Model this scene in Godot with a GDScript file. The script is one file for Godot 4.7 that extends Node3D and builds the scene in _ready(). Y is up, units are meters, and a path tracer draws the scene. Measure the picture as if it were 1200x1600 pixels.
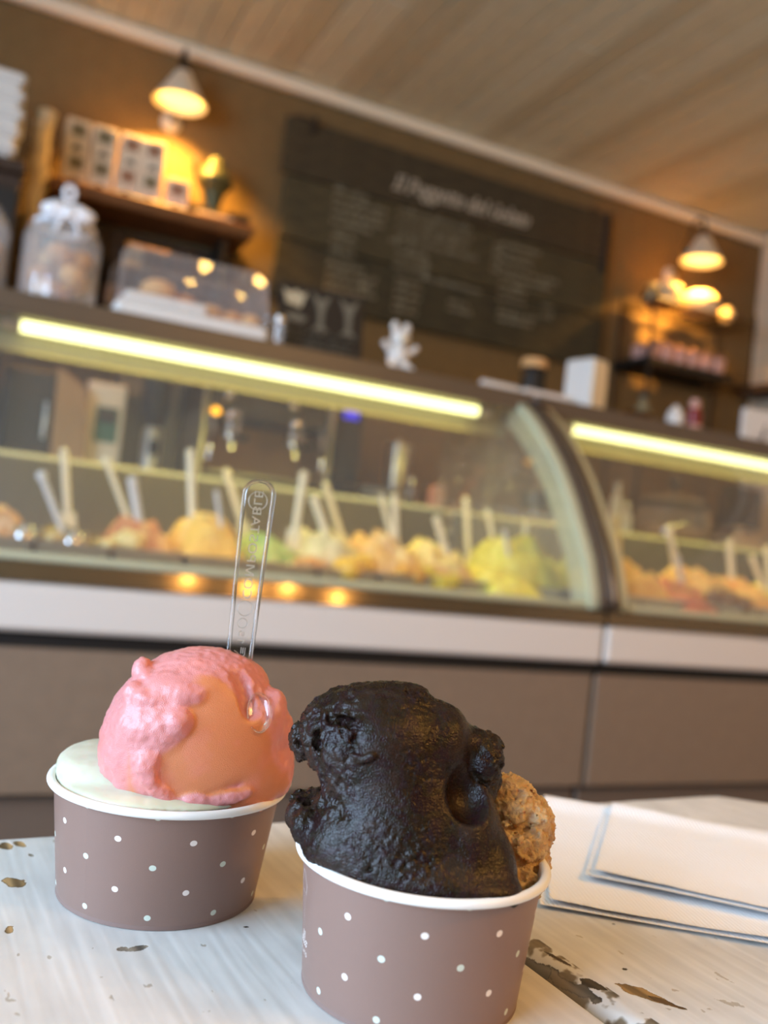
extends Node3D
# A gelato shop seen from a table: two paper cups in front, the display cases and the back wall behind.

const FLAT := 4294967295
const WALL_Z := -3.6
const TOP_Y := 1.355      # top of the display cases
const TABLE_Y := 0.75
const SITTER_TURN := -24.66

var M := {}
var taken := {}
var rng := RandomNumberGenerator.new()


func _ready() -> void:
	rng.seed = 7
	make_camera()
	make_light()
	make_materials()
	make_room()
	make_table()
	make_case(-0.22, 1.405, "long curved glass gelato display case on the left with the lit strip", 0)
	make_case(1.414, 3.0, "curved glass gelato display case on the right beyond the dark frame", 1)
	make_back_bar()
	make_wall_things()
	make_gelato()
	make_top_things()
	make_back_bar_things()
	make_cups()


# ---------------------------------------------------------------- camera, sky, lights
func make_camera() -> void:
	var cam := Camera3D.new()
	cam.name = "camera"
	cam.position = Vector3(0, 0.897, 0)
	cam.basis = Basis(Vector3.UP, deg_to_rad(-24.66)) * Basis(Vector3.RIGHT, deg_to_rad(1.8)) * Basis(Vector3.BACK, deg_to_rad(6.4))
	cam.near = 0.02
	cam.far = 60.0
	add_child(cam)
	var at := CameraAttributesPhysical.new()
	at.frustum_near = 0.02
	at.frustum_far = 60.0
	at.frustum_focal_length = 30.625
	at.frustum_focus_distance = 0.315
	at.exposure_aperture = 7.0
	cam.attributes = at
	cam.fov = 59.49
	cam.current = true


func make_light() -> void:
	var we := WorldEnvironment.new()
	we.name = "environment"
	var e := Environment.new()
	e.background_mode = Environment.BG_SKY
	var sky := Sky.new()
	var sm := ProceduralSkyMaterial.new()
	sm.sky_top_color = Color(0.42, 0.6, 0.86)
	sm.sky_horizon_color = Color(0.82, 0.88, 0.94)
	sm.ground_bottom_color = Color(0.35, 0.34, 0.32)
	sm.ground_horizon_color = Color(0.6, 0.6, 0.6)
	sky.sky_material = sm
	e.sky = sky
	e.background_energy_multiplier = 1.5
	e.tonemap_mode = Environment.TONE_MAPPER_LINEAR
	e.tonemap_exposure = 1.0
	e.sdfgi_enabled = true
	e.ssao_enabled = true
	e.ssil_enabled = true
	we.environment = e
	add_child(we)
	# daylight entering through the window of the left wall
	var day := AreaLight3D.new()
	day.name = "window_daylight"
	day.area_size = Vector2(2.1, 1.5)
	day.light_color = Color(0.75, 0.87, 1.0)
	day.light_energy = 17.5
	day.position = Vector3(-2.14, 1.6, 0.15)
	day.basis = Basis(Vector3.UP, deg_to_rad(-90))
	day.shadow_enabled = true
	day.area_range = 12.0
	add_child(day)


func omni(called: String, at: Vector3, c: Color, energy: float, size := 0.03) -> void:
	var l := OmniLight3D.new()
	l.name = called
	l.position = at
	l.light_color = c
	l.light_energy = energy
	l.light_size = size
	l.omni_range = 12.0
	l.omni_attenuation = 2.0
	l.shadow_enabled = true
	add_child(l, true)


# ---------------------------------------------------------------- nodes
func numbered(n: String) -> String:
	if not taken.has(n):
		taken[n] = 0
		return n
	taken[n] += 1
	return "%s_%03d" % [n, taken[n]]


func tag(o: Node3D, label: String, category: String, group := "") -> Node3D:
	o.set_meta("label", label)
	o.set_meta("category", category)
	if group:
		o.set_meta("group", group)
	return o


func thing(called: String, label: String, category: String, at: Vector3, turn := 0.0, group := "") -> Node3D:
	var o := Node3D.new()
	o.name = numbered(called)
	o.position = at
	o.rotation_degrees.y = turn
	add_child(o)
	return tag(o, label, category, group)


func part(called: String, mesh: Mesh, m: Material, parent: Node, at := Vector3.ZERO, turn := Vector3.ZERO) -> MeshInstance3D:
	var o := MeshInstance3D.new()
	o.name = called
	o.mesh = mesh
	o.material_override = m
	o.position = at
	o.rotation_degrees = turn
	o.cast_shadow = GeometryInstance3D.SHADOW_CASTING_SETTING_ON
	parent.add_child(o, true)
	return o


func single(called: String, mesh: Mesh, m: Material, label: String, category: String, at: Vector3, turn := Vector3.ZERO, group := "") -> MeshInstance3D:
	var o := part(numbered(called), mesh, m, self, at, turn)
	tag(o, label, category, group)
	return o


func struct(called: String, mesh: Mesh, m: Material, at := Vector3.ZERO) -> MeshInstance3D:
	var o := part(called, mesh, m, self, at)
	o.set_meta("kind", "structure")
	return o


func copy(o: Node3D, label: String, at: Vector3, turn := 0.0) -> Node3D:
	var c: Node3D = o.duplicate()
	var base := RegEx.create_from_string("_\\d+$").sub(o.name, "")
	c.name = numbered(base)
	add_child(c)
	c.position = at
	c.rotation_degrees.y = turn
	c.set_meta("label", label)
	return c


# ---------------------------------------------------------------- materials
func mat(key: String, c: Color, rough := 0.7, metal := 0.0) -> StandardMaterial3D:
	var m := StandardMaterial3D.new()
	m.resource_name = key
	m.albedo_color = c
	m.roughness = rough
	m.metallic = metal
	M[key] = m
	return m


func rgb(r: int, g: int, b: int) -> Color:
	return Color8(r, g, b)


func noise_tex(freq: float, lo: Color, hi: Color, oct := 4, sz := 256, seed_ := 1, kind := FastNoiseLite.TYPE_SIMPLEX_SMOOTH) -> NoiseTexture2D:
	var n := FastNoiseLite.new()
	n.noise_type = kind
	n.frequency = freq
	n.fractal_octaves = oct
	n.seed = seed_
	var t := NoiseTexture2D.new()
	t.width = sz
	t.height = sz
	t.seamless = true
	t.noise = n
	var g := Gradient.new()
	g.set_color(0, lo)
	g.set_color(1, hi)
	t.color_ramp = g
	return t


func grain(m: StandardMaterial3D, per_metre: Vector3, lo: float, hi: float, bump := 0.0, freq := 0.03, seed_ := 1) -> StandardMaterial3D:
	m.albedo_texture = noise_tex(freq, Color(lo, lo, lo), Color(hi, hi, hi), 5, 256, seed_)
	m.uv1_triplanar = true
	m.uv1_scale = per_metre
	if bump > 0.0:
		m.heightmap_enabled = true
		m.heightmap_texture = m.albedo_texture
		m.heightmap_scale = bump
	return m


func pane(key: String, c: Color, a: float) -> StandardMaterial3D:
	var m := mat(key, Color(c.r, c.g, c.b, a), 0.02)
	m.transparency = BaseMaterial3D.TRANSPARENCY_ALPHA
	return m


func glow(key: String, c: Color, e: float) -> StandardMaterial3D:
	var m := mat(key, c, 0.5)
	m.emission_enabled = true
	m.emission = c
	m.emission_energy_multiplier = e
	return m


func make_materials() -> void:
	grain(mat("wall", rgb(118, 95, 58), 0.85), Vector3(1.5, 1.5, 1.5), 0.93, 1.0, 0.05)
	grain(mat("wall_pale", rgb(222, 208, 182), 0.85), Vector3(1.5, 1.5, 1.5), 0.94, 1.0, 0.05)
	grain(mat("floor", rgb(120, 98, 78), 0.6), Vector3(1, 1, 1), 0.8, 1.0)
	grain(mat("plank_a", rgb(226, 214, 180), 0.6), Vector3(14, 14, 0.8), 0.88, 1.0, 0.03, 0.03, 3)
	grain(mat("plank_b", rgb(216, 202, 166), 0.6), Vector3(14, 14, 0.8), 0.86, 1.0, 0.03, 0.03, 4)
	grain(mat("plank_c", rgb(230, 220, 188), 0.6), Vector3(14, 14, 0.8), 0.88, 1.0, 0.03, 0.03, 5)
	mat("ceiling_base", rgb(150, 138, 118), 0.9)
	mat("trim", rgb(232, 220, 196), 0.5)
	grain(mat("taupe", rgb(142, 123, 104), 0.45), Vector3(3, 3, 3), 0.95, 1.0)
	mat("taupe_dark", rgb(112, 98, 86), 0.5)
	mat("band", rgb(228, 222, 214), 0.35)
	mat("steel", rgb(190, 188, 182), 0.28, 0.9)
	mat("steel_soft", rgb(186, 184, 176), 0.45, 0.7)
	mat("deck_steel", rgb(96, 92, 82), 0.4, 0.6)
	mat("ledge", rgb(104, 90, 68), 0.07, 0.5)
	mat("chrome", rgb(215, 215, 215), 0.1, 1.0)
	mat("dark", rgb(38, 33, 28), 0.5)
	mat("black", rgb(20, 19, 18), 0.6)
	mat("charcoal", rgb(58, 55, 50), 0.6)
	mat("housing", rgb(146, 138, 98), 0.6)
	mat("frame_brown", rgb(92, 78, 64), 0.35)
	mat("frame_pale", rgb(196, 198, 168), 0.4)
	grain(mat("wood", rgb(140, 88, 44), 0.55), Vector3(1.2, 18, 18), 0.6, 1.0, 0.05)
	grain(mat("wood_dark", rgb(66, 44, 28), 0.6), Vector3(18, 1.5, 18), 0.6, 1.0, 0.05)
	grain(mat("board", rgb(84, 72, 48), 0.85), Vector3(1.0, 14, 14), 0.55, 1.0, 0.08)
	grain(mat("board_b", rgb(92, 82, 54), 0.85), Vector3(1.0, 14, 14), 0.55, 1.0, 0.08, 0.03, 9)
	grain(mat("board_c", rgb(80, 72, 48), 0.85), Vector3(1.0, 14, 14), 0.55, 1.0, 0.08, 0.03, 12)
	mat("chalk", rgb(206, 196, 176), 0.95)
	mat("chalk_dim", rgb(186, 174, 144), 0.95)
	mat("chalk_low", rgb(110, 104, 88), 0.95)
	mat("white", rgb(224, 222, 217), 0.5)
	mat("cream", rgb(226, 206, 166), 0.55)
	mat("card", rgb(222, 208, 184), 0.7)
	mat("label_brown", rgb(150, 110, 84), 0.7)
	mat("label_olive", rgb(120, 112, 84), 0.7)
	mat("kraft", rgb(168, 130, 84), 0.8)
	mat("green_print", rgb(74, 112, 92), 0.7)
	mat("spatula", rgb(238, 230, 196), 0.35)
	mat("spatula_grey", rgb(206, 208, 206), 0.25)
	pane("glass", Color(1, 1, 1), 0.03)
	pane("acrylic", Color(0.95, 0.97, 1), 0.1)
	pane("jar_glass", Color(0.95, 0.98, 1), 0.12)
	mat("biscuit", rgb(196, 140, 84), 0.8)
	mat("biscuit_pale", rgb(214, 168, 112), 0.8)
	mat("ribbon", rgb(236, 236, 240), 0.4)
	mat("red", rgb(130, 28, 26), 0.3)
	mat("pink_pale", rgb(206, 160, 146), 0.4)
	mat("brass", rgb(214, 164, 84), 0.2, 1.0)
	mat("bronze_green", rgb(84, 86, 56), 0.45, 0.3)
	mat("terracotta", rgb(150, 104, 64), 0.8)
	mat("paper_roll", rgb(232, 226, 218), 0.8)
	glow("tube", Color(1.0, 1.0, 0.7), 3.2)
	glow("lamp_face", Color(1.0, 0.86, 0.46), 3.0)
	glow("bulb", Color(1.0, 0.8, 0.42), 90.0)
	glow("display_blue", Color(0.2, 0.18, 0.9), 1.0)
	glow("indicator_light", Color(1.0, 0.7, 0.15), 3.0)
	mat("enamel", rgb(226, 216, 194), 0.35)
	mat("iron", rgb(52, 44, 36), 0.45, 0.6)


# ---------------------------------------------------------------- mesh helpers
func fin(st: SurfaceTool) -> ArrayMesh:
	st.generate_normals()
	return st.commit()


func new_st() -> SurfaceTool:
	var st := SurfaceTool.new()
	st.begin(Mesh.PRIMITIVE_TRIANGLES)
	return st


func tri_out(st: SurfaceTool, a: Vector3, b: Vector3, c: Vector3, centre: Vector3) -> void:
	var n := (b - a).cross(c - a)
	if n.dot((a + b + c) / 3.0 - centre) > 0.0:   # clockwise front faces
		var s := b
		b = c
		c = s
	st.add_vertex(a)
	st.add_vertex(b)
	st.add_vertex(c)


# a box with chamfered edges, 44 triangles (12 without a chamfer)
func bx(st: SurfaceTool, t: Transform3D, size: Vector3, bev := 0.0) -> void:
	st.set_smooth_group(FLAT)
	var h := size / 2.0
	var o := t.origin
	var b := minf(bev, minf(h.x, minf(h.y, h.z)) * 0.9)
	var ax: Array[Vector3] = [Vector3.RIGHT, Vector3.UP, Vector3.BACK]
	for k in 3:
		var u := (k + 1) % 3
		var v := (k + 2) % 3
		for s: float in [-1.0, 1.0]:
			var f: Array[Vector3] = []
			for q: Vector2 in [Vector2(-1, -1), Vector2(1, -1), Vector2(1, 1), Vector2(-1, 1)]:
				f.append(t * (ax[k] * s * h[k] + ax[u] * q.x * (h[u] - b) + ax[v] * q.y * (h[v] - b)))
			tri_out(st, f[0], f[1], f[2], o)
			tri_out(st, f[0], f[2], f[3], o)
	if b <= 0.0:
		return
	for k in 3:
		var u := (k + 1) % 3
		var v := (k + 2) % 3
		for su: float in [-1.0, 1.0]:
			for sv: float in [-1.0, 1.0]:
				var p: Array[Vector3] = []
				for e: Vector3 in [Vector3(-1, 1, 0), Vector3(1, 1, 0), Vector3(1, 0, 1), Vector3(-1, 0, 1)]:
					p.append(t * (ax[k] * e.x * (h[k] - b) + ax[u] * su * (h[u] - (0.0 if e.y > 0.0 else b)) + ax[v] * sv * (h[v] - (0.0 if e.z > 0.0 else b))))
				tri_out(st, p[0], p[1], p[2], o)
				tri_out(st, p[0], p[2], p[3], o)
	for sx: float in [-1.0, 1.0]:
		for sy: float in [-1.0, 1.0]:
			for sz: float in [-1.0, 1.0]:
				tri_out(st, t * Vector3(sx * h.x, sy * (h.y - b), sz * (h.z - b)), t * Vector3(sx * (h.x - b), sy * h.y, sz * (h.z - b)), t * Vector3(sx * (h.x - b), sy * (h.y - b), sz * h.z), o)


func box(sx: float, sy: float, sz: float, bev := 0.0) -> ArrayMesh:
	var st := new_st()
	bx(st, Transform3D(), Vector3(sx, sy, sz), bev)
	return fin(st)


func at(x: float, y: float, z: float) -> Transform3D:
	return Transform3D(Basis(), Vector3(x, y, z))


# profile of (radius, y) pairs turned about y; corners sharper than 35 degrees stay sharp
func lathe(st: SurfaceTool, prof: PackedVector2Array, segs := 32, t := Transform3D(), uv := false, group0 := 1, flute := 0.0, flutes := 0) -> void:
	var grp := group0
	for i in prof.size() - 1:
		if i > 0:
			var d0 := (prof[i] - prof[i - 1]).normalized()
			var d1 := (prof[i + 1] - prof[i]).normalized()
			if d0.dot(d1) < 0.82:
				grp += 1
		st.set_smooth_group(grp)
		for k in segs:
			var p: Array[Vector3] = []
			var q: Array[Vector2] = []
			for e: Vector2i in [Vector2i(0, 0), Vector2i(0, 1), Vector2i(1, 1), Vector2i(1, 0)]:
				var a := TAU * float(k + e.y) / segs
				var r := prof[i + e.x].x
				if flutes > 0:
					r *= 1.0 + flute * cos(a * flutes)
				p.append(t * Vector3(cos(a) * r, prof[i + e.x].y, sin(a) * r))
				q.append(Vector2(float(k + e.y) / segs, float(i + e.x) / (prof.size() - 1)))
			for idx: Array in [[0, 1, 2], [0, 2, 3]]:
				if p[idx[0]].is_equal_approx(p[idx[1]]) or p[idx[1]].is_equal_approx(p[idx[2]]) or p[idx[0]].is_equal_approx(p[idx[2]]):
					continue
				for j: int in idx:
					if uv:
						st.set_uv(q[j])
					st.add_vertex(p[j])


func turned(prof: Array, segs := 32, flute := 0.0, flutes := 0) -> ArrayMesh:
	var st := new_st()
	lathe(st, pv(prof), segs, Transform3D(), false, 1, flute, flutes)
	return fin(st)


func pv(a: Array) -> PackedVector2Array:
	var r := PackedVector2Array()
	for i in range(0, a.size(), 2):
		r.append(Vector2(a[i], a[i + 1]))
	return r


# a round bar through points, radius may taper
func tube(st: SurfaceTool, pts: PackedVector3Array, r0: float, r1 := -1.0, sides := 8, squash := 1.0) -> void:
	if r1 < 0.0:
		r1 = r0
	st.set_smooth_group(1)
	var n := pts.size()
	var rings: Array[PackedVector3Array] = []
	var up := Vector3.UP
	if absf((pts[1] - pts[0]).normalized().dot(up)) > 0.9:
		up = Vector3.BACK
	var side := Vector3.ZERO
	for i in n:
		var d := (pts[mini(i + 1, n - 1)] - pts[maxi(i - 1, 0)]).normalized()
		if i == 0:
			side = d.cross(up).normalized()
		else:
			side = (side - d * side.dot(d)).normalized()
		var w := side.cross(d)
		var r := lerpf(r0, r1, float(i) / (n - 1))
		var ring := PackedVector3Array()
		for k in sides:
			var a := TAU * k / sides
			ring.append(pts[i] + side * cos(a) * r + w * sin(a) * r * squash)
		rings.append(ring)
	for i in n - 1:
		for k in sides:
			var j := (k + 1) % sides
			var c := (pts[i] + pts[i + 1]) / 2.0
			tri_out(st, rings[i][k], rings[i][j], rings[i + 1][j], c)
			tri_out(st, rings[i][k], rings[i + 1][j], rings[i + 1][k], c)
	st.set_smooth_group(FLAT)
	for k in sides:
		var j := (k + 1) % sides
		tri_out(st, pts[0], rings[0][k], rings[0][j], pts[1])
		tri_out(st, pts[n - 1], rings[n - 1][k], rings[n - 1][j], pts[n - 2])


func bar(pts: Array, r0: float, r1 := -1.0, sides := 8, squash := 1.0) -> ArrayMesh:
	var st := new_st()
	tube(st, PackedVector3Array(pts), r0, r1, sides, squash)
	return fin(st)


# an outline in x, y given depth along z (front at +depth / 2)
func slab(st: SurfaceTool, poly: PackedVector2Array, depth: float, t := Transform3D()) -> void:
	var idx := Geometry2D.triangulate_polygon(poly)
	st.set_smooth_group(FLAT)
	var c := t * Vector3.ZERO
	for s: float in [-0.5, 0.5]:
		for i in range(0, idx.size(), 3):
			var p: Array[Vector3] = []
			for j in 3:
				var v := poly[idx[i + j]]
				p.append(t * Vector3(v.x, v.y, s * depth))
			var inner := (p[0] + p[1] + p[2]) / 3.0 - t.basis * Vector3(0, 0, s)
			tri_out(st, p[0], p[1], p[2], inner)
	var n := poly.size()
	var clock := Geometry2D.is_polygon_clockwise(poly)
	st.set_smooth_group(5 if n > 9 else FLAT)
	for i in n:
		var a := poly[i]
		var b := poly[(i + 1) % n]
		var e := (b - a).normalized()
		var out := Vector2(e.y, -e.x) if not clock else Vector2(-e.y, e.x)
		var inner2 := t * Vector3((a.x + b.x) / 2.0 - out.x, (a.y + b.y) / 2.0 - out.y, 0)
		var p0 := t * Vector3(a.x, a.y, -depth / 2)
		var p1 := t * Vector3(b.x, b.y, -depth / 2)
		var p2 := t * Vector3(b.x, b.y, depth / 2)
		var p3 := t * Vector3(a.x, a.y, depth / 2)
		tri_out(st, p0, p1, p2, inner2)
		tri_out(st, p0, p2, p3, inner2)


func plate(poly: PackedVector2Array, depth: float) -> ArrayMesh:
	var st := new_st()
	slab(st, poly, depth)
	return fin(st)


# sphere-like lump with noise
func lump(st: SurfaceTool, c: Vector3, r: Vector3, rough := 0.0, freq := 30.0, seed_ := 1, nu := 20, nv := 12) -> void:
	var n := FastNoiseLite.new()
	n.seed = seed_
	n.frequency = 1.0
	n.fractal_octaves = 3
	st.set_smooth_group(1)
	var g: Array[PackedVector3Array] = []
	for j in nv + 1:
		var row := PackedVector3Array()
		for i in nu:
			var th := PI * j / nv
			var ph := TAU * i / nu
			var d := Vector3(sin(th) * cos(ph), cos(th), sin(th) * sin(ph))
			var s := 1.0
			if rough > 0.0:
				s += rough * n.get_noise_3dv(c * 97.0 + d * r.length() * freq)
			row.append(c + d * r * s)
		g.append(row)
	for j in nv:
		for i in nu:
			var k := (i + 1) % nu
			if j > 0:
				tri_out(st, g[j][i], g[j][k], g[j + 1][k], c)
			if j < nv - 1:
				tri_out(st, g[j][i], g[j + 1][k], g[j + 1][i], c)


func blob(r: Vector3, rough := 0.0, freq := 30.0, seed_ := 1) -> ArrayMesh:
	var st := new_st()
	lump(st, Vector3.ZERO, r, rough, freq, seed_)
	return fin(st)


func ring_pts(r: float, n: int, y := 0.0, turn := 0.0) -> PackedVector3Array:
	var p := PackedVector3Array()
	for i in n + 1:
		var a := TAU * i / n + turn
		p.append(Vector3(cos(a) * r, y, sin(a) * r))
	return p


# ---------------------------------------------------------------- soft bodies: blobs joined with a smooth minimum, meshed as surface nets
func field(p: Vector3, bl: Array) -> float:
	var r := 1e3
	for b: PackedFloat32Array in bl:
		var q := Vector3(p.x - b[1], p.y - b[2], p.z - b[3])
		var u := Vector3(q.x / b[4], q.y / b[5], q.z / b[6])
		var k0 := u.length()
		var k1 := Vector3(u.x / b[4], u.y / b[5], u.z / b[6]).length()
		var d := k0 * (k0 - 1.0) / maxf(k1, 1e-6)
		var k := b[7]
		if b[0] < 0.5:
			var h := maxf(k - absf(r - d), 0.0) / k
			r = minf(r, d) - h * h * k * 0.25
		else:
			if b[0] < 1.5:
				d = -d
			var h := maxf(k - absf(r - d), 0.0) / k
			r = maxf(r, d) + h * h * k * 0.25
	return r


# sizes in millimetres; extra(p) gives what the noise adds to the distance, tint(p) the linear vertex colour
func soft_body(table: Array, cell: float, extra: Callable, reach: float, tint: Callable) -> ArrayMesh:
	var bl: Array = []
	var lo := Vector3.ONE * 1e6
	var hi := -lo
	for b: Array in table:
		bl.append(PackedFloat32Array(b))
		if b[0] == 0:
			var c := Vector3(b[1], b[2], b[3])
			var r := Vector3(b[4], b[5], b[6])
			lo = lo.min(c - r)
			hi = hi.max(c + r)
	lo -= Vector3.ONE * (reach + cell * 2.0)
	hi += Vector3.ONE * (reach + cell * 2.0)
	var B := 8
	var nb := Vector3i(((hi - lo) / (cell * B)).ceil())
	var half := cell * B * 0.5 * 1.7321
	var W := nb.x * B + 1
	var HH := nb.y * B + 1
	var val := {}
	var nears := {}
	var blocks: Array[Vector3i] = []
	for bz in nb.z:
		for by in nb.y:
			for bxi in nb.x:
				var c := lo + (Vector3(bxi, by, bz) + Vector3.ONE * 0.5) * cell * B
				var d := field(c, bl)
				if absf(d) > half * 1.5 + reach + 2.0:
					continue
				var near: Array = []
				for b: PackedFloat32Array in bl:
					var one := field(c, [PackedFloat32Array([0, b[1], b[2], b[3], b[4], b[5], b[6], b[7]])])
					if b[0] > 1.5 or one < maxf(d, 0.0) + half * 2.6 + reach + b[7]:
						near.append(b)
				blocks.append(Vector3i(bxi, by, bz))
				nears[Vector3i(bxi, by, bz)] = near
				for z in B + 1:
					for y in B + 1:
						for x in B + 1:
							var g := Vector3i(bxi * B + x, by * B + y, bz * B + z)
							var key := (g.z * HH + g.y) * W + g.x
							if val.has(key):
								continue
							var p := lo + Vector3(g) * cell
							var v := field(p, near)
							if absf(v) < reach + cell * 3.0:
								v -= extra.call(p)
							val[key] = v
	var verts := PackedVector3Array()
	var cols := PackedColorArray()
	var at_cell := {}
	var off: Array[int] = []
	for i in 8:
		off.append(((i >> 2) * HH + ((i >> 1) & 1)) * W + (i & 1))
	var edges: Array[Vector2i] = [Vector2i(0, 1), Vector2i(2, 3), Vector2i(4, 5), Vector2i(6, 7), Vector2i(0, 2), Vector2i(1, 3), Vector2i(4, 6), Vector2i(5, 7), Vector2i(0, 4), Vector2i(1, 5), Vector2i(2, 6), Vector2i(3, 7)]
	var corner: Array[Vector3] = []
	for i in 8:
		corner.append(Vector3(i & 1, (i >> 1) & 1, i >> 2))
	var cells: Array[Vector3i] = []
	var v8 := PackedFloat32Array()
	v8.resize(8)
	for blk in blocks:
		for z in B:
			for y in B:
				for x in B:
					var g := Vector3i(blk.x * B + x, blk.y * B + y, blk.z * B + z)
					var key := (g.z * HH + g.y) * W + g.x
					var neg := 0
					for i in 8:
						v8[i] = val[key + off[i]]
						if v8[i] < 0.0:
							neg += 1
					if neg == 0 or neg == 8:
						continue
					var s := Vector3.ZERO
					var cnt := 0
					for e in edges:
						var a := v8[e.x]
						var b := v8[e.y]
						if (a < 0.0) != (b < 0.0):
							s += corner[e.x].lerp(corner[e.y], a / (a - b))
							cnt += 1
					var p := lo + (Vector3(g) + s / cnt) * cell
					# one step onto the true surface
					var gr := Vector3(v8[1] + v8[3] + v8[5] + v8[7] - v8[0] - v8[2] - v8[4] - v8[6], v8[2] + v8[3] + v8[6] + v8[7] - v8[0] - v8[1] - v8[4] - v8[5], v8[4] + v8[5] + v8[6] + v8[7] - v8[0] - v8[1] - v8[2] - v8[3]) / (4.0 * cell)
					var g2 := gr.length_squared()
					if g2 > 0.05:
						var fv: float = field(p, nears[blk]) - extra.call(p)
						p -= (gr * (fv / g2)).limit_length(cell * 0.6)
					at_cell[key] = verts.size()
					verts.append(p * 0.001)
					cols.append(tint.call(p))
					cells.append(g)
	var index := PackedInt32Array()
	var norm := PackedVector3Array()
	norm.resize(verts.size())
	var step: Array[int] = [1, W, W * HH]
	for g in cells:
		var key := (g.z * HH + g.y) * W + g.x
		var v0: float = val[key]
		for ax in 3:
			var v1: float = val[key + step[ax]]
			if (v0 < 0.0) == (v1 < 0.0):
				continue
			var u := step[(ax + 1) % 3]
			var w := step[(ax + 2) % 3]
			if not (at_cell.has(key - u) and at_cell.has(key - w) and at_cell.has(key - u - w)):
				continue
			var a: int = at_cell[key]
			var b: int = at_cell[key - u]
			var c: int = at_cell[key - u - w]
			var d: int = at_cell[key - w]
			if v0 < 0.0:
				index.append_array(PackedInt32Array([a, c, b, a, d, c]))
			else:
				index.append_array(PackedInt32Array([a, b, c, a, c, d]))
			var nn := (verts[c] - verts[a]).cross(verts[d] - verts[b])
			if v0 < 0.0:
				nn = -nn
			for i: int in [a, b, c, d]:
				norm[i] += nn
	# the outward side is where the field grows
	var flip := 0
	for i in range(0, verts.size(), 97):
		var p := verts[i] * 1000.0
		if field(p + norm[i].normalized() * 0.6, bl) < field(p - norm[i].normalized() * 0.6, bl):
			flip += 1
		else:
			flip -= 1
	for i in norm.size():
		norm[i] = norm[i].normalized() * (-1.0 if flip > 0 else 1.0)
	# clockwise front faces
	if index.size() > 2:
		var fn := (verts[index[1]] - verts[index[0]]).cross(verts[index[2]] - verts[index[0]])
		if fn.dot(norm[index[0]]) > 0.0:
			for i in range(0, index.size(), 3):
				var s := index[i + 1]
				index[i + 1] = index[i + 2]
				index[i + 2] = s
	var arr := []
	arr.resize(Mesh.ARRAY_MAX)
	arr[Mesh.ARRAY_VERTEX] = verts
	arr[Mesh.ARRAY_NORMAL] = norm
	arr[Mesh.ARRAY_COLOR] = cols
	arr[Mesh.ARRAY_INDEX] = index
	var m := ArrayMesh.new()
	m.add_surface_from_arrays(Mesh.PRIMITIVE_TRIANGLES, arr)
	return m


# ---------------------------------------------------------------- the room
func make_room() -> void:
	var x0 := -2.2
	var x1 := 3.73
	var z1 := 2.2
	var t := 0.14
	struct("floor", box(x1 - x0 + 2 * t, 0.12, z1 - WALL_Z + 2 * t), M.floor, Vector3((x0 + x1) / 2, -0.06, (z1 + WALL_Z) / 2))
	var c := struct("ceiling", box(x1 - x0 + 2 * t, 0.12, z1 - WALL_Z + 2 * t), M.ceiling_base, Vector3((x0 + x1) / 2, 2.844, (z1 + WALL_Z) / 2))
	var kinds := ["plank_a", "plank_b", "plank_c"]
	var n := int((x1 - x0) / 0.1)
	for i in n:
		var cut := -2.9 + 2.0 * rng.randf()
		var x := x0 + 0.05 + i * 0.1 - (x0 + x1) / 2
		for k in 2:
			var za: float = WALL_Z + 0.002 if k == 0 else cut + 0.002
			var zb: float = cut if k == 0 else z1
			part("plank", box(0.096, 0.014, zb - za, 0.003), M[kinds[rng.randi() % 3]], c, Vector3(x, -0.067 - rng.randf() * 0.0015, (za + zb) / 2 - (z1 + WALL_Z) / 2))
	struct("wall_back", box(x1 - x0 + 2 * t, 2.79, t), M.wall, Vector3((x0 + x1) / 2, 1.395, WALL_Z - t / 2))
	struct("wall_right", box(t, 2.79, z1 - WALL_Z), M.wall_pale, Vector3(x1 + t / 2, 1.395, (z1 + WALL_Z) / 2))
	struct("wall_front", box(x1 - x0 + 2 * t, 2.79, t), M.wall, Vector3((x0 + x1) / 2, 1.395, z1 + t / 2))
	# the left wall with its window opening
	var st := new_st()
	var wa := -1.0
	var wb := 1.3
	bx(st, at(x0 - t / 2, 1.395, (WALL_Z + wa) / 2), Vector3(t, 2.79, wa - WALL_Z))
	bx(st, at(x0 - t / 2, 1.395, (wb + z1) / 2), Vector3(t, 2.79, z1 - wb))
	bx(st, at(x0 - t / 2, 0.4, (wa + wb) / 2), Vector3(t, 0.8, wb - wa))
	bx(st, at(x0 - t / 2, 2.59, (wa + wb) / 2), Vector3(t, 0.4, wb - wa))
	struct("wall_left", fin(st), M.wall_pale)
	st = new_st()
	for z: float in [wa + 0.03, (wa + wb) / 2, wb - 0.03]:
		bx(st, at(0, 0, z - (wa + wb) / 2), Vector3(0.07, 1.59, 0.06), 0.006)
	for y: float in [-0.765, 0.765]:
		bx(st, at(0, y, 0), Vector3(0.07, 0.06, wb - wa - 0.02), 0.006)
	var w := struct("window_1", fin(st), M.trim, Vector3(x0 - 0.07, 1.6, (wa + wb) / 2))
	for k in 2:
		part("pane", box(0.006, 1.47, 1.06), M.glass, w, Vector3(0, 0, -0.56 + 1.12 * k))
	struct("trim_1", box(x1 - x0, 0.055, 0.05, 0.012), M.trim, Vector3((x0 + x1) / 2, 2.735, WALL_Z + 0.026))
	struct("trim_2", box(0.05, 0.055, z1 - WALL_Z - 0.06, 0.012), M.trim, Vector3(x1 - 0.026, 2.735, (z1 + WALL_Z) / 2 + 0.03))


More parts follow.
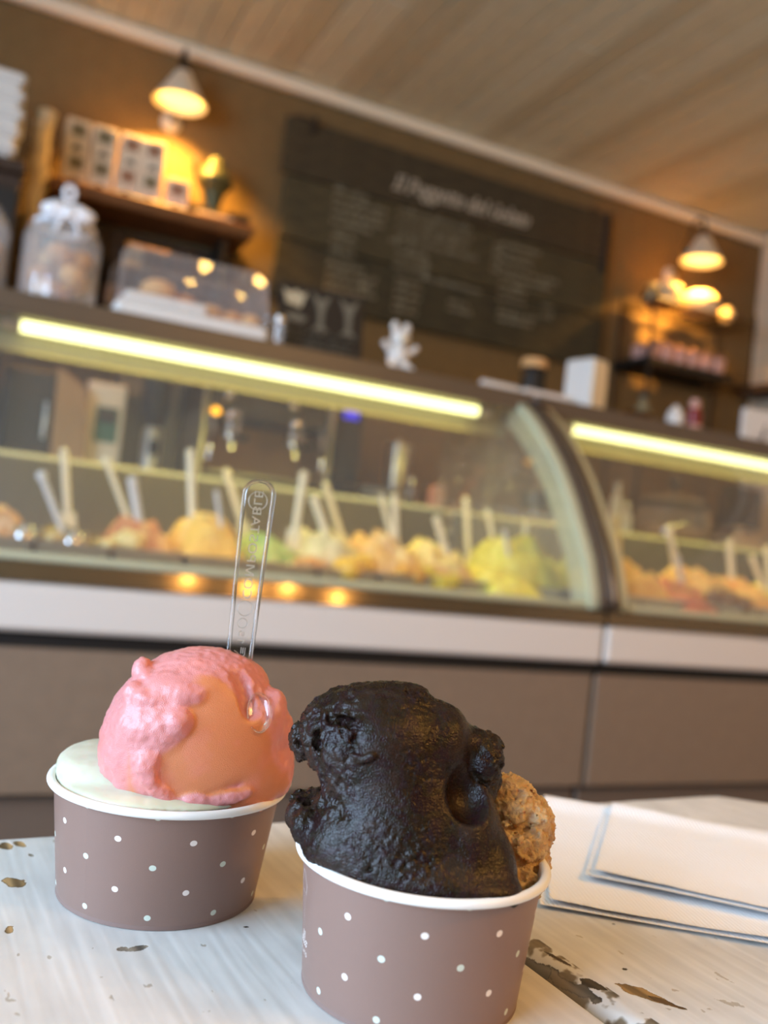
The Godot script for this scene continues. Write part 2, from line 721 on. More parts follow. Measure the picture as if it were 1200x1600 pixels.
# ---------------------------------------------------------------- the table
# paint texture of one board: millimetre-scale brush lines, chips down to the wood; chips are [u, v, length, width, turn] in metres on the board
func paint(w: float, l: float, px: int, py: int, chips: Array, seed_: int, edge_wear: float) -> Array:
	var n := FastNoiseLite.new()
	n.seed = seed_
	n.frequency = 0.02
	n.fractal_octaves = 4
	var ragged := n.get_image(px, py)
	n.seed = seed_ + 5
	n.frequency = 0.006
	var soft := n.get_image(px, py)
	n.seed = seed_ + 9
	n.frequency = 0.09
	n.fractal_octaves = 2
	var fine := n.get_image(px / 2, py / 24 + 1)
	fine.resize(px, py, Image.INTERPOLATE_CUBIC)
	var a := ragged.get_data()
	var b := soft.get_data()
	var f := fine.get_data()
	var out := PackedByteArray()
	out.resize(px * py * 3)
	var hgt := PackedByteArray()
	hgt.resize(px * py)
	var mmx := w / px
	var mmy := l / py
	for y in py:
		for x in px:
			var i := y * px + x
			var u := (x + 0.5) * mmx
			var s := (float(f[i]) - 128.0) / 128.0
			var g := 1.0 + 0.045 * s + 0.05 * (float(b[i]) - 128.0) / 128.0
			var r := 0.84 * g
			var gg := 0.832 * g
			var bb := 0.812 * g
			var hh := 150.0 + s * 34.0 + (float(b[i]) - 128.0) * 0.1
			var bare := 0.0
			if edge_wear > 0.0 and u < edge_wear:
				bare = clampf((1.0 - u / edge_wear) * 2.6 + (float(a[i]) - 158.0) / 26.0, 0.0, 1.0)
			elif a[i] > 206 and f[i] > 150:
				bare = 0.5
			if bare > 0.0:
				r = lerpf(r, 0.50 + 0.16 * s, bare)
				gg = lerpf(gg, 0.45 + 0.15 * s, bare)
				bb = lerpf(bb, 0.37 + 0.13 * s, bare)
				hh -= 60.0 * bare
			out[i * 3] = int(clampf(r, 0, 1) * 255)
			out[i * 3 + 1] = int(clampf(gg, 0, 1) * 255)
			out[i * 3 + 2] = int(clampf(bb, 0, 1) * 255)
			hgt[i] = int(clampf(hh, 0, 255))
	for c: Array in chips:
		var rad := int(maxf(c[2], c[3]) / mmx * 1.6) + 2
		var cx := int(float(c[0]) / mmx)
		var cy := int(float(c[1]) / mmy)
		var ca := cos(deg_to_rad(c[4]))
		var sa := sin(deg_to_rad(c[4]))
		for y in range(maxi(cy - rad, 0), mini(cy + rad, py)):
			for x in range(maxi(cx - rad, 0), mini(cx + rad, px)):
				var dx := (x - cx) * mmx
				var dy := (y - cy) * mmy
				var p: float = (dx * ca + dy * sa) / c[2]
				var q: float = (-dx * sa + dy * ca) / c[3]
				var i := y * px + x
				var d := sqrt(p * p + q * q) + (float(a[i]) - 128.0) / 150.0
				if d < 1.0:
					var s := (float(f[i]) - 128.0) / 128.0
					var rim := 1.0 if d < 0.88 else 0.82
					var tone: Array = c[5]
					out[i * 3] = int(clampf(tone[0] * rim * (1.0 + 0.5 * s), 0, 1) * 255)
					out[i * 3 + 1] = int(clampf(tone[1] * rim * (1.0 + 0.5 * s), 0, 1) * 255)
					out[i * 3 + 2] = int(clampf(tone[2] * rim * (1.0 + 0.5 * s), 0, 1) * 255)
					hgt[i] = int(clampf(50.0 + 26.0 * s, 0, 255))
	return [ImageTexture.create_from_image(Image.create_from_data(px, py, false, Image.FORMAT_RGB8, out)), ImageTexture.create_from_image(Image.create_from_data(px, py, false, Image.FORMAT_L8, hgt))]


func painted(key: String, tex: Array) -> StandardMaterial3D:
	var m := mat(key, Color.WHITE, 0.42)
	m.albedo_texture = tex[0]
	m.heightmap_enabled = true
	m.heightmap_texture = tex[1]
	m.heightmap_scale = 0.045
	return m


# a board: its cross-section (x across, y up) is rounded by rl and rr at the two long edges, its far end by re; far corner on the right may be cut round
func board(w: float, l: float, h: float, rl: float, rr: float, corner: float, wob := 0.0) -> ArrayMesh:
	var st := new_st()
	st.set_smooth_group(1)
	var n := FastNoiseLite.new()
	n.frequency = 30.0
	var us: Array[float] = []
	for i in 7:
		us.append(rl * (1.0 - cos(PI / 2 * i / 6.0)))
	for i in 11:
		us.append(lerpf(rl, w - rr, (i + 1) / 12.0))
	for i in 7:
		us.append(w - rr * (1.0 - sin(PI / 2 * i / 6.0)))
	var vs: Array[float] = []
	for i in 6:
		vs.append(0.007 * (1.0 - cos(PI / 2 * i / 5.0)))
	for i in 60:
		vs.append(lerpf(0.007, l, pow((i + 1) / 60.0, 1.2)))
	var grid: Array[PackedVector3Array] = []
	var uvs: Array[PackedVector2Array] = []
	for v in vs:
		var row := PackedVector3Array()
		var ruv := PackedVector2Array()
		for u in us:
			var far := 0.0
			if corner > 0.0 and u > w - corner:
				var q := (u - (w - corner)) / corner
				far = corner * (1.0 - sqrt(maxf(1.0 - q * q, 0.0)))
			var y := 0.0
			if u < rl:
				y -= rl * (1.0 - sqrt(maxf(1.0 - pow(1.0 - u / rl, 2.0), 0.0)))
			if u > w - rr:
				y -= rr * (1.0 - sqrt(maxf(1.0 - pow(1.0 - (w - u) / rr, 2.0), 0.0)))
			if v < 0.007:
				y -= 0.007 * (1.0 - sqrt(maxf(1.0 - pow(1.0 - v / 0.007, 2.0), 0.0)))
			var vv := far + v * (l - far) / l
			y += wob * n.get_noise_2d(u * 2.0, vv)
			if u < rl:
				y += (rl * 0.25) * n.get_noise_2d(u * 14.0, vv * 2.0) * (1.0 - u / rl)
			row.append(Vector3(u, y, vv))
			ruv.append(Vector2(u / w, vv / l))
		grid.append(row)
		uvs.append(ruv)
	for j in vs.size() - 1:
		for i in us.size() - 1:
			for e: Vector2i in [Vector2i(0, 0), Vector2i(1, 0), Vector2i(1, 1), Vector2i(0, 0), Vector2i(1, 1), Vector2i(0, 1)]:
				st.set_uv(uvs[j + e.y][i + e.x])
				st.add_vertex(grid[j + e.y][i + e.x])
	# skirts down to the underside
	st.set_smooth_group(FLAT)
	var rim := PackedVector3Array()
	for i in us.size():
		rim.append(grid[0][us.size() - 1 - i])
	for j in vs.size():
		rim.append(grid[j][0])
	for i in us.size():
		rim.append(grid[vs.size() - 1][i])
	for j in vs.size():
		rim.append(grid[vs.size() - 1 - j][us.size() - 1])
	var mid := Vector3(w / 2, -h / 2, l / 2)
	for i in rim.size():
		var p := rim[i]
		var q := rim[(i + 1) % rim.size()]
		var p2 := Vector3(p.x, -h, p.z)
		var q2 := Vector3(q.x, -h, q.z)
		st.set_uv(Vector2(p.x / w, p.z / l))
		tri_out(st, p, q, q2, mid)
		tri_out(st, p, q2, p2, mid)
		tri_out(st, p2, q2, Vector3(mid.x, -h, mid.z), mid)
	return fin(st)


func make_table() -> void:
	var t := thing("cafe_table", "white painted plank table with chipped paint under the two paper cups", "table", Vector3(0.19, TABLE_Y, -0.437), 4.57)
	var tan_wood := [0.62, 0.5, 0.34]
	var grey_wood := [0.5, 0.46, 0.4]
	var pl := painted("paint_one", paint(0.31, 0.5, 1100, 1500, [[0.149, 0.054, 0.0042, 0.005, 10, tan_wood], [0.150, 0.013, 0.0052, 0.003, 70, tan_wood], [0.156, 0.012, 0.003, 0.0016, 70, tan_wood], [0.159, 0.026, 0.002, 0.001, 70, grey_wood], [0.181, 0.118, 0.0034, 0.0014, 172, grey_wood], [0.176, 0.117, 0.0014, 0.001, 0, grey_wood], [0.222, 0.112, 0.001, 0.0006, 20, [0.12, 0.1, 0.08]], [0.143, 0.093, 0.002, 0.003, 0, tan_wood]], 3, 0.0))
	var pr := painted("paint_two", paint(0.315, 0.5, 1100, 1500, [[0.022, 0.196, 0.0105, 0.0026, 62, [0.5, 0.39, 0.24]], [0.010, 0.186, 0.006, 0.0018, 76, [0.3, 0.25, 0.18]], [0.0095, 0.166, 0.0075, 0.001, 80, [0.28, 0.22, 0.15]], [0.004, 0.178, 0.012, 0.0022, 84, [0.46, 0.42, 0.36]], [0.002, 0.162, 0.01, 0.002, 86, [0.42, 0.4, 0.36]], [0.0265, 0.205, 0.005, 0.0018, 60, [0.3, 0.22, 0.13]], [0.055, 0.148, 0.0008, 0.0006, 0, [0.3, 0.28, 0.25]], [0.03, 0.18, 0.0008, 0.0005, 0, [0.2, 0.17, 0.14]]], 8, 0.0125))
	part("plank", board(0.31, 0.5, 0.032, 0.0015, 0.0015, 0.0), pl, t, Vector3(-0.312, 0, 0))
	part("plank", board(0.315, 0.5, 0.032, 0.011, 0.003, 0.035, 0.0006), pr, t, Vector3(0.003, 0, 0))
	part("plank", board(0.31, 0.5, 0.032, 0.002, 0.0015, 0.0), pl, t, Vector3(-0.625, 0, 0))
	part("batten", box(0.86, 0.03, 0.05, 0.003), M.white, t, Vector3(-0.16, -0.0475, 0.07))
	part("batten", box(0.86, 0.03, 0.05, 0.003), M.white, t, Vector3(-0.16, -0.0475, 0.43))
	for x: float in [-0.54, 0.22]:
		for z: float in [0.07, 0.43]:
			part("leg", box(0.045, 0.687, 0.045, 0.004), M.white, t, Vector3(x, -0.4065, z))
	# two folded paper napkins
	var emboss := noise_tex(0.02, Color(0.8, 0.8, 0.8), Color(1, 1, 1), 2, 128, 4)
	var nap := mat("napkin", rgb(248, 247, 246), 0.9)
	var im := Image.create(64, 64, false, Image.FORMAT_L8)
	for y in 64:
		for x in 64:
			var v := 0.5 + 0.3 * sin(TAU * (x + 0.25 * y) / 8.0) * (0.7 + 0.3 * sin(TAU * y / 4.0))
			im.set_pixel(x, y, Color(v, v, v))
	nap.heightmap_enabled = true
	nap.heightmap_texture = ImageTexture.create_from_image(im)
	nap.heightmap_scale = 0.06
	nap.uv1_scale = Vector3(11, 11, 1)
	napkin("folded white paper napkin lying lowest on the table, right of the cups", Vector3(0.236, TABLE_Y + 0.0006, -0.313), -34.0, 0.18, 0.166, 0.0, nap, 1)
	napkin("folded white paper napkin lying on top of the other napkin", Vector3(0.272, TABLE_Y + 0.0046, -0.330), -43.0, 0.19, 0.125, 0.0022, nap, 2)


func napkin(label: String, where: Vector3, turn: float, w: float, d: float, lift: float, m: Material, seed_: int) -> void:
	var t := thing("paper_napkin", label, "napkin", where, turn, "white paper napkins")
	var n := FastNoiseLite.new()
	n.seed = seed_
	n.frequency = 9.0
	for ply in 2:
		var st := new_st()
		st.set_smooth_group(1)
		var nx := 36
		var nz := 30
		var y0 := 0.0015 * ply
		for side in 2:
			for j in nz:
				for i in nx:
					for e: Vector2i in [Vector2i(0, 0), Vector2i(1, 0), Vector2i(1, 1), Vector2i(0, 0), Vector2i(1, 1), Vector2i(0, 1)]:
						var u := float(i + e.x) / nx
						var v := float(j + e.y) / nz
						var x := u * w + 0.004 * ply * (1.0 - u)
						var z := -v * d - 0.002 * ply
						var fold := clampf(1.0 - v * 9.0, 0.0, 1.0)       # the folded edge towards the sitter is fuller
						var y := y0 + 0.0008 * fold + lift * clampf(u * 3.0, 0.0, 1.0) * 0.4 + (0.0009 + 0.0012 * ply) * (n.get_noise_2d(x, z + ply) * 0.7 + 0.5)
						y += 0.0035 * ply * exp(-pow((v - 0.93) / 0.06, 2.0)) * (1.0 - u)
						if side == 1:
							y -= (0.0007 + 0.001 * fold) * clampf(minf(minf(u, 1.0 - u), minf(v, 1.0 - v)) * 40.0, 0.0, 1.0)
						if side == 0:
							z += 0.0
						st.set_uv(Vector2(u, v))
						st.add_vertex(Vector3(x, y, z))
		part("ply", fin(st), m, t)


# ---------------------------------------------------------------- display cases
func curve() -> PackedVector2Array:      # (z, y) of the curved front glass
	return pv([-1.728, 0.79, -1.739, 0.83, -1.768, 0.905, -1.795, 0.95, -1.825, 0.995, -1.858, 1.045, -1.895, 1.095, -1.935, 1.142, -1.98, 1.188, -2.03, 1.234, -2.085, 1.278, -2.15, 1.322])


func ribbon(line: PackedVector2Array, o1: float, o2: float) -> PackedVector2Array:
	var a := PackedVector2Array()
	var b := PackedVector2Array()
	for i in line.size():
		var d := (line[mini(i + 1, line.size() - 1)] - line[maxi(i - 1, 0)]).normalized()
		var nrm := Vector2(d.y, -d.x)
		a.append(line[i] + nrm * o1)
		b.append(line[i] + nrm * o2)
	b.reverse()
	a.append_array(b)
	return a


# an outline in (z, y) given width along x
func along_x(poly: PackedVector2Array, width: float) -> ArrayMesh:
	var st := new_st()
	slab(st, poly, width, Transform3D(Basis(Vector3(0, 0, 1), Vector3(0, 1, 0), Vector3(1, 0, 0)), Vector3.ZERO))
	return fin(st)


func make_case(x0: float, x1: float, label: String, which: int) -> void:
	var xm := (x0 + x1) / 2
	var w := x1 - x0
	var o := thing("display_case", label, "display case", Vector3(xm, 0, -2.2), 0.0, "gelato display cases")
	var z := 2.2      # from the room's z to the case's
	part("plinth", box(w - 0.004, 0.355, 0.9, 0.004), M.taupe_dark, o, Vector3(0, 0.1775, -0.03))
	part("front_panel", box(w - 0.004, 0.272, 0.04, 0.003), M.taupe, o, Vector3(0, 0.497, -1.77 + z))
	part("body", box(w - 0.01, 0.38, 0.74), M.charcoal, o, Vector3(0, 0.553, -2.18 + z))
	part("gap_shade_strip", box(w, 0.03, 0.03), M.black, o, Vector3(0, 0.648, -1.762 + z))  # black strip painted in for the shade in the gap under the band
	part("front_band", box(w, 0.09, 0.05, 0.008), M.band, o, Vector3(0, 0.707, -1.748 + z))
	part("steel_ledge", along_x(pv([-1.722 + z, 0.753, -1.733 + z, 0.787, -1.765 + z, 0.787, -1.765 + z, 0.753]), w), M.ledge, o)
	part("sill_rail", box(w, 0.016, 0.03, 0.004), M.frame_pale, o, Vector3(0, 0.796, -1.748 + z))
	part("deck", along_x(pv([-1.762 + z, 0.772, -1.762 + z, 0.78, -2.54 + z, 0.83, -2.54 + z, 0.772]), w - 0.03), M.deck_steel, o)
	part("rear_panel", box(w - 0.02, 0.2, 0.02, 0.003), M.deck_steel, o, Vector3(0, 0.91, -2.56 + z))
	part("rear_rail", box(w - 0.02, 0.035, 0.16, 0.006), M.frame_pale, o, Vector3(0, 1.005, -2.64 + z))
	part("rear_shelf", box(w - 0.02, 0.2, 0.12, 0.003), M.charcoal, o, Vector3(0, 0.84, -2.66 + z))
	var g := curve()
	for i in g.size():
		g[i].x += z
	part("front_glass", along_x(ribbon(g, 0.0, -0.006), w - 0.06), M.glass, o)
	part("top_shelf", box(w, 0.026, 0.5, 0.006), M.frame_brown, o, Vector3(0, TOP_Y - 0.013, -2.4 + z))
	part("fascia", box(w, 0.05, 0.02, 0.004), M.frame_brown, o, Vector3(0, 1.33, -2.142 + z))
	part("lamp_housing", along_x(pv([-2.155 + z, 1.305, -2.155 + z, 1.325, -2.25 + z, 1.325, -2.25 + z, 1.245, -2.215 + z, 1.23, -2.21 + z, 1.24, -2.225 + z, 1.305]), w - 0.06), M.housing, o)
	# frames at both ends: pale inside, brown outside
	for s: float in [-1.0, 1.0]:
		part("end_frame", along_x(ribbon(g, 0.01, -0.065), 0.024), M.frame_pale, o, Vector3(s * (w / 2 - 0.038), 0, 0))
		part("end_cover", along_x(ribbon(g, 0.016, -0.075), 0.025), M.frame_brown, o, Vector3(s * (w / 2 - 0.0128), 0, 0))
		var side := g.duplicate()
		side.append(Vector2(-2.54 + z, 1.322))
		side.append(Vector2(-2.54 + z, 0.79))
		part("side_glass", along_x(side, 0.004), M.glass, o, Vector3(s * (w / 2 - 0.055), 0, 0))
	if which == 0:
		part("seam_strip", along_x(ribbon(g, 0.03, 0.0165), 0.008), M.chrome, o, Vector3(w / 2 + 0.0045, 0, 0))
	# the lit tube under the top
	var a := 0.055 if which == 0 else 1.575
	var b := 1.25 if which == 0 else 2.9
	part("light_tube", bar([Vector3(a - xm, 1.285, -2.178 + z), Vector3((a + b) / 2 - xm, 1.285, -2.178 + z), Vector3(b - xm, 1.285, -2.178 + z)], 0.0135, -1, 14), M.tube, o)
	for e: float in [a - 0.02, b + 0.02]:
		part("tube_cap", bar([Vector3(e - 0.02 - xm, 1.285, -2.178 + z), Vector3(e + 0.02 - xm, 1.285, -2.178 + z)], 0.0145, -1, 12), M.steel, o)
	var l := AreaLight3D.new()
	l.name = "case_tube_light"
	l.area_size = Vector2(b - a, 0.03)
	l.light_color = Color(1.0, 0.93, 0.5)
	l.light_energy = 0.5
	l.position = Vector3((a + b) / 2, 1.222, -2.165)
	l.basis = Basis(Vector3.RIGHT, deg_to_rad(-68))
	l.area_range = 8.0
	l.shadow_enabled = true
	add_child(l, true)


# ---------------------------------------------------------------- gelato, pans and spatulas
func make_gelato() -> void:
	var flav := [
		# x, top y, width, depth z, tint, second tint, roughness, name
		[0.045, 0.885, 0.15, -1.99, rgb(206, 150, 92), rgb(232, 196, 150), 0.24, "caramel beige", "at the left edge of the photo"],
		[0.19, 0.85, 0.135, -2.0, rgb(176, 160, 60), rgb(96, 66, 36), 0.3, "olive yellow and brown", "second from the left"],
		[0.335, 0.89, 0.135, -2.0, rgb(196, 122, 76), rgb(226, 178, 120), 0.3, "salmon brown", "third from the left"],
		[0.48, 0.918, 0.14, -2.0, rgb(236, 190, 84), rgb(244, 208, 120), 0.12, "mango yellow", "left of the clear spoon"],
		[0.625, 0.885, 0.135, -2.0, rgb(156, 196, 120), rgb(120, 170, 90), 0.2, "mint green", "right behind the clear spoon"],
		[0.77, 0.912, 0.15, -2.0, rgb(222, 214, 170), rgb(190, 180, 136), 0.3, "milky white", "in the middle of the left case"],
		[0.915, 0.92, 0.155, -2.0, rgb(226, 178, 104), rgb(240, 210, 150), 0.32, "peach crumble", "in the middle of the left case"],
		[1.06, 0.912, 0.15, -2.0, rgb(236, 216, 140), rgb(222, 180, 116), 0.3, "custard cream", "right of the middle of the left case"],
		[1.2, 0.862, 0.155, -1.93, rgb(240, 228, 92), rgb(246, 236, 130), 0.12, "lemon yellow", "low in the left case"],
		[1.335, 0.955, 0.2, -2.05, rgb(212, 206, 110), rgb(196, 186, 84), 0.14, "pale pistachio", "at the right end of the left case"],
		[1.53, 0.92, 0.15, -2.0, rgb(206, 206, 130), rgb(190, 192, 110), 0.14, "pale green", "at the left end of the right case"],
		[1.67, 0.92, 0.15, -2.0, rgb(232, 184, 96), rgb(244, 204, 120), 0.2, "orange", "second in the right case"],
		[1.80, 0.885, 0.14, -1.97, rgb(214, 120, 92), rgb(170, 110, 66), 0.3, "red streaked brown", "third in the right case"],
		[1.945, 0.928, 0.17, -2.02, rgb(240, 198, 116), rgb(232, 176, 96), 0.16, "pale peach", "fourth in the right case"],
		[2.09, 0.905, 0.16, -2.0, rgb(240, 190, 110), rgb(236, 170, 92), 0.16, "apricot", "fifth in the right case"],
		[2.23, 0.892, 0.15, -2.0, rgb(236, 226, 110), rgb(214, 200, 84), 0.16, "yellow green", "near the right edge of the photo"],
		[2.36, 0.87, 0.14, -2.0, rgb(196, 70, 66), rgb(220, 110, 90), 0.2, "raspberry red", "at the right edge of the photo"],
	]
	for i in flav.size():
		var f: Array = flav[i]
		var p := thing("gelato_pan", "steel gelato pan with the %s gelato, %s" % [f[7], f[8]], "pan", Vector3(f[0], 0.822, -2.0), 0.0, "steel gelato pans in the display cases")
		var st := new_st()
		for s: float in [-1.0, 1.0]:
			bx(st, at(s * 0.066, -0.02, 0), Vector3(0.003, 0.04, 0.34))
			bx(st, at(0, -0.02, s * 0.1685), Vector3(0.132, 0.04, 0.003))
		bx(st, at(0, -0.038, 0), Vector3(0.132, 0.003, 0.34))
		part("body", fin(st), M.steel, p)
		st = new_st()
		for s: float in [-1.0, 1.0]:
			bx(st, at(s * 0.0685, 0.001, 0), Vector3(0.006, 0.004, 0.35), 0.001)
			bx(st, at(0, 0.001, s * 0.172), Vector3(0.138, 0.004, 0.006), 0.001)
		part("rim", fin(st), M.steel, p)
		mound(f, i)
	# fruit and crumbs lying in front
	var bits := [
		[0.80, 0.826, -1.86, "golden fruit sauce heap in front of the milky white gelato", rgb(232, 184, 30), 0.045],
		[0.91, 0.822, -1.86, "amber fruit sauce heap in front of the peach crumble gelato", rgb(222, 160, 40), 0.04],
		[1.02, 0.818, -1.86, "flat yellow fruit sauce heap in front of the custard cream gelato", rgb(214, 190, 40), 0.04],
		[0.14, 0.822, -1.87, "pale cream dollop in front of the olive and brown gelato", rgb(206, 176, 110), 0.03],
		[0.29, 0.83, -1.87, "pale cream dollop in front of the salmon brown gelato", rgb(230, 206, 130), 0.034],
		[0.68, 0.822, -1.86, "orange fruit dollop in front of the mint green gelato", rgb(204, 140, 66), 0.032],
		[1.93, 0.83, -1.86, "dark brown chocolate crumb heap in front of the pale peach gelato", rgb(120, 84, 48), 0.05],
		[2.17, 0.826, -1.86, "small red berry heap in front of the apricot gelato", rgb(190, 60, 56), 0.03],
	]
	for i in bits.size():
		var b: Array = bits[i]
		var st := new_st()
		for k in 6:
			lump(st, Vector3(rng.randf_range(-1, 1) * b[5], rng.randf_range(-0.2, 0.3) * b[5], rng.randf_range(-0.6, 0.6) * b[5]), Vector3.ONE * b[5] * rng.randf_range(0.4, 0.65), 0.25, 40.0, i * 7 + k, 12, 8)
		single("topping_heap", fin(st), mat("topping_%d" % i, b[4], 0.4), b[3], "topping", Vector3(b[0], b[1], b[2]), Vector3.ZERO, "toppings heaped before the gelato")
	for s: Array in [[0.19, 0.83, -1.85, "left"], [0.10, 0.832, -1.86, "far left"]]:
		var sp := thing("steel_ladle", "round steel scoop lying in the %s front of the left case" % s[3], "scoop", Vector3(s[0], s[1], s[2]))
		part("bowl", turned([0.0, 0.022, 0.012, 0.019, 0.02, 0.008, 0.023, -0.006, 0.021, -0.006, 0.0, -0.004], 20), M.chrome, sp)
		part("handle", bar([Vector3(0.018, 0.0, 0), Vector3(0.03, 0.004, -0.04), Vector3(0.035, 0.01, -0.1)], 0.004), M.steel, sp)
	# spatulas: top (x, y), foot (x, y), z, thickness, pale or grey, label
	var sp := [
		[0.123, 0.949, 0.182, 0.827, -1.93, 0.011, 1, "grey white spatula leaning left, nearest the glass at the left edge"],
		[0.172, 1.01, 0.195, 0.87, -2.08, 0.0095, 0, "cream spatula upright in the olive and brown gelato"],
		[0.253, 1.0, 0.317, 0.866, -2.0, 0.0095, 0, "cream spatula leaning left beside the salmon brown gelato"],
		[0.309, 0.963, 0.34, 0.843, -1.98, 0.0115, 1, "thick greyish spatula upright in the salmon brown gelato"],
		[0.43, 1.042, 0.45, 0.88, -2.0, 0.0105, 0, "tall cream spatula upright left of the mango yellow gelato"],
		[0.479, 0.959, 0.506, 0.839, -1.92, 0.006, 1, "thin grey spatula edge in front of the mango yellow gelato"],
		[0.548, 1.017, 0.6, 0.89, -2.12, 0.0095, 0, "cream spatula leaning left just left of the clear spoon"],
		[0.701, 1.028, 0.69, 0.89, -2.0, 0.011, 0, "cream spatula leaning right, first right of the clear spoon"],
		[0.728, 0.972, 0.77, 0.877, -1.98, 0.0115, 0, "short cream spatula leaning left in the milky white gelato"],
		[0.79, 1.015, 0.845, 0.885, -2.08, 0.0095, 0, "cream spatula leaning left behind the milky white gelato"],
		[0.917, 1.001, 0.956, 0.89, -2.02, 0.008, 0, "slanting cream spatula of the crossed pair behind the peach crumble gelato"],
		[0.936, 1.003, 0.948, 0.88, -1.985, 0.0095, 0, "upright cream spatula of the crossed pair behind the peach crumble gelato"],
		[1.051, 0.962, 1.097, 0.846, -1.97, 0.0105, 0, "white spatula leaning left in the custard cream gelato"],
		[1.23, 1.032, 1.25, 0.87, -2.15, 0.009, 0, "cream spatula standing upright behind the lemon yellow gelato"],
		[1.285, 1.006, 1.315, 0.90, -2.12, 0.008, 0, "dim cream spatula left of the pale pistachio gelato"],
		[1.263, 0.955, 1.29, 0.85, -1.99, 0.007, 1, "thin pale spatula stuck in the front of the pale pistachio gelato"],
		[1.4, 0.985, 1.395, 0.90, -2.1, 0.008, 0, "faint cream spatula at the right end of the left case"],
		[1.63, 1.026, 1.645, 0.896, -2.0, 0.011, 0, "yellowish spatula left of the orange gelato in the right case"],
		[1.825, 1.006, 1.874, 0.879, -2.0, 0.0105, 0, "cream spatula leaning left in the red streaked brown gelato"],
		[1.89, 1.024, 1.915, 0.89, -2.07, 0.0105, 0, "cream spatula standing behind the leaning one by the red streaked gelato"],
		[1.81, 0.939, 1.831, 0.84, -1.94, 0.0085, 1, "thin grey spatula in front of the red streaked brown gelato"],
		[2.059, 1.005, 2.08, 0.849, -2.0, 0.0115, 0, "big cream spatula upright between the pale peach and apricot gelato"],
		[2.148, 0.967, 2.207, 0.849, -1.99, 0.011, 0, "short cream spatula leaning left in the yellow green gelato"],
		[2.216, 1.001, 2.23, 0.87, -2.0, 0.0115, 0, "cream spatula cut by the right edge of the photo"],
	]
	for a: Array in sp:
		var top := Vector3(a[0], a[1], a[4])
		var foot := Vector3(a[2], a[3], a[4] + 0.015)
		var d := (foot - top)
		var o := thing("gelato_spatula", a[7], "spatula", foot, 0.0, "gelato spatulas in the display cases")
		var r: float = a[5]
		var m: Material = M.spatula_grey if a[6] == 1 else M.spatula
		var up := -d
		var st := new_st()
		tube(st, PackedVector3Array([up * 0.0, up * 0.5, up * 0.93, up * 0.985, up * 1.0]), r * 0.8, r * 1.05, 10, 0.75)
		lump(st, up * 1.0, Vector3(r * 1.05, r * 1.0, r * 0.9), 0, 0, 1, 12, 8)
		part("handle", fin(st), m, o)
		st = new_st()
		var yb := up.normalized()
		bx(st, Transform3D(Basis(yb.cross(Vector3.BACK).normalized(), yb, Vector3.BACK), -yb * 0.015), Vector3(r * 3.4, 0.05, 0.004), 0.0015)
		part("blade", fin(st), m, o)


func mound(f: Array, i: int) -> void:
	var n := FastNoiseLite.new()
	n.seed = 40 + i
	n.frequency = 16.0
	n.fractal_octaves = 4
	var n2 := FastNoiseLite.new()
	n2.seed = 80 + i
	n2.frequency = 22.0
	n2.fractal_octaves = 3
	var st := new_st()
	st.set_smooth_group(1)
	var nx := 40
	var nz := 44
	var base := 0.79
	var rough: float = f[6]
	var ca: Color = (f[4] as Color).srgb_to_linear()
	var cb: Color = (f[5] as Color).srgb_to_linear()
	var g: Array = []
	for j in nz + 1:
		var row := []
		for k in nx + 1:
			var u := 2.0 * k / nx - 1.0
			var v := 2.0 * j / nz - 1.0
			var e := maxf(1.0 - pow(absf(u), 2.6), 0.0) * maxf(1.0 - pow(absf(v + 0.08), 2.6), 0.0)
			var wx: float = u * (f[2] as float) * 0.5
			var wz := v * 0.165
			var h: float = ((f[1] as float) - base) * pow(e, 0.55)
			var q := Vector3(wx, 0, wz) + Vector3(i * 3.7, 0, 0)
			h *= 0.86 + rough * 1.1 * n.get_noise_3dv(q) + 0.14 * sin(wz * 70.0 + 5.0 * n.get_noise_3dv(q * 0.5)) * (1.0 - rough * 2.0)
			row.append([Vector3(wx, h, wz), ca.lerp(cb, smoothstep(-0.1, 0.35, n2.get_noise_3dv(q)))])
		g.append(row)
	for j in nz:
		for k in nx:
			for e: Vector2i in [Vector2i(0, 0), Vector2i(1, 0), Vector2i(1, 1), Vector2i(0, 0), Vector2i(1, 1), Vector2i(0, 1)]:
				st.set_color(g[j + e.y][k + e.x][1])
				st.add_vertex(g[j + e.y][k + e.x][0])
	# closed underneath
	st.set_smooth_group(3)
	for e: Array in [[0, 0], [nx, 0], [nx, nz], [0, 0], [nx, nz], [0, nz]]:
		st.set_color(ca)
		st.add_vertex((g[e[1]][e[0]][0] as Vector3) - Vector3(0, 0.001, 0))
	var key := "gelato_surface"
	if not M.has(key):
		var m := mat(key, Color.WHITE, 0.55)
		m.vertex_color_use_as_albedo = true
		m.subsurf_scatter_enabled = true
		m.subsurf_scatter_strength = 0.15
	single("gelato_mound", fin(st), M[key], "%s gelato mound %s" % [f[7], f[8]], "gelato", Vector3(f[0], base, f[3]), Vector3.ZERO, "mounds of gelato in the display cases")


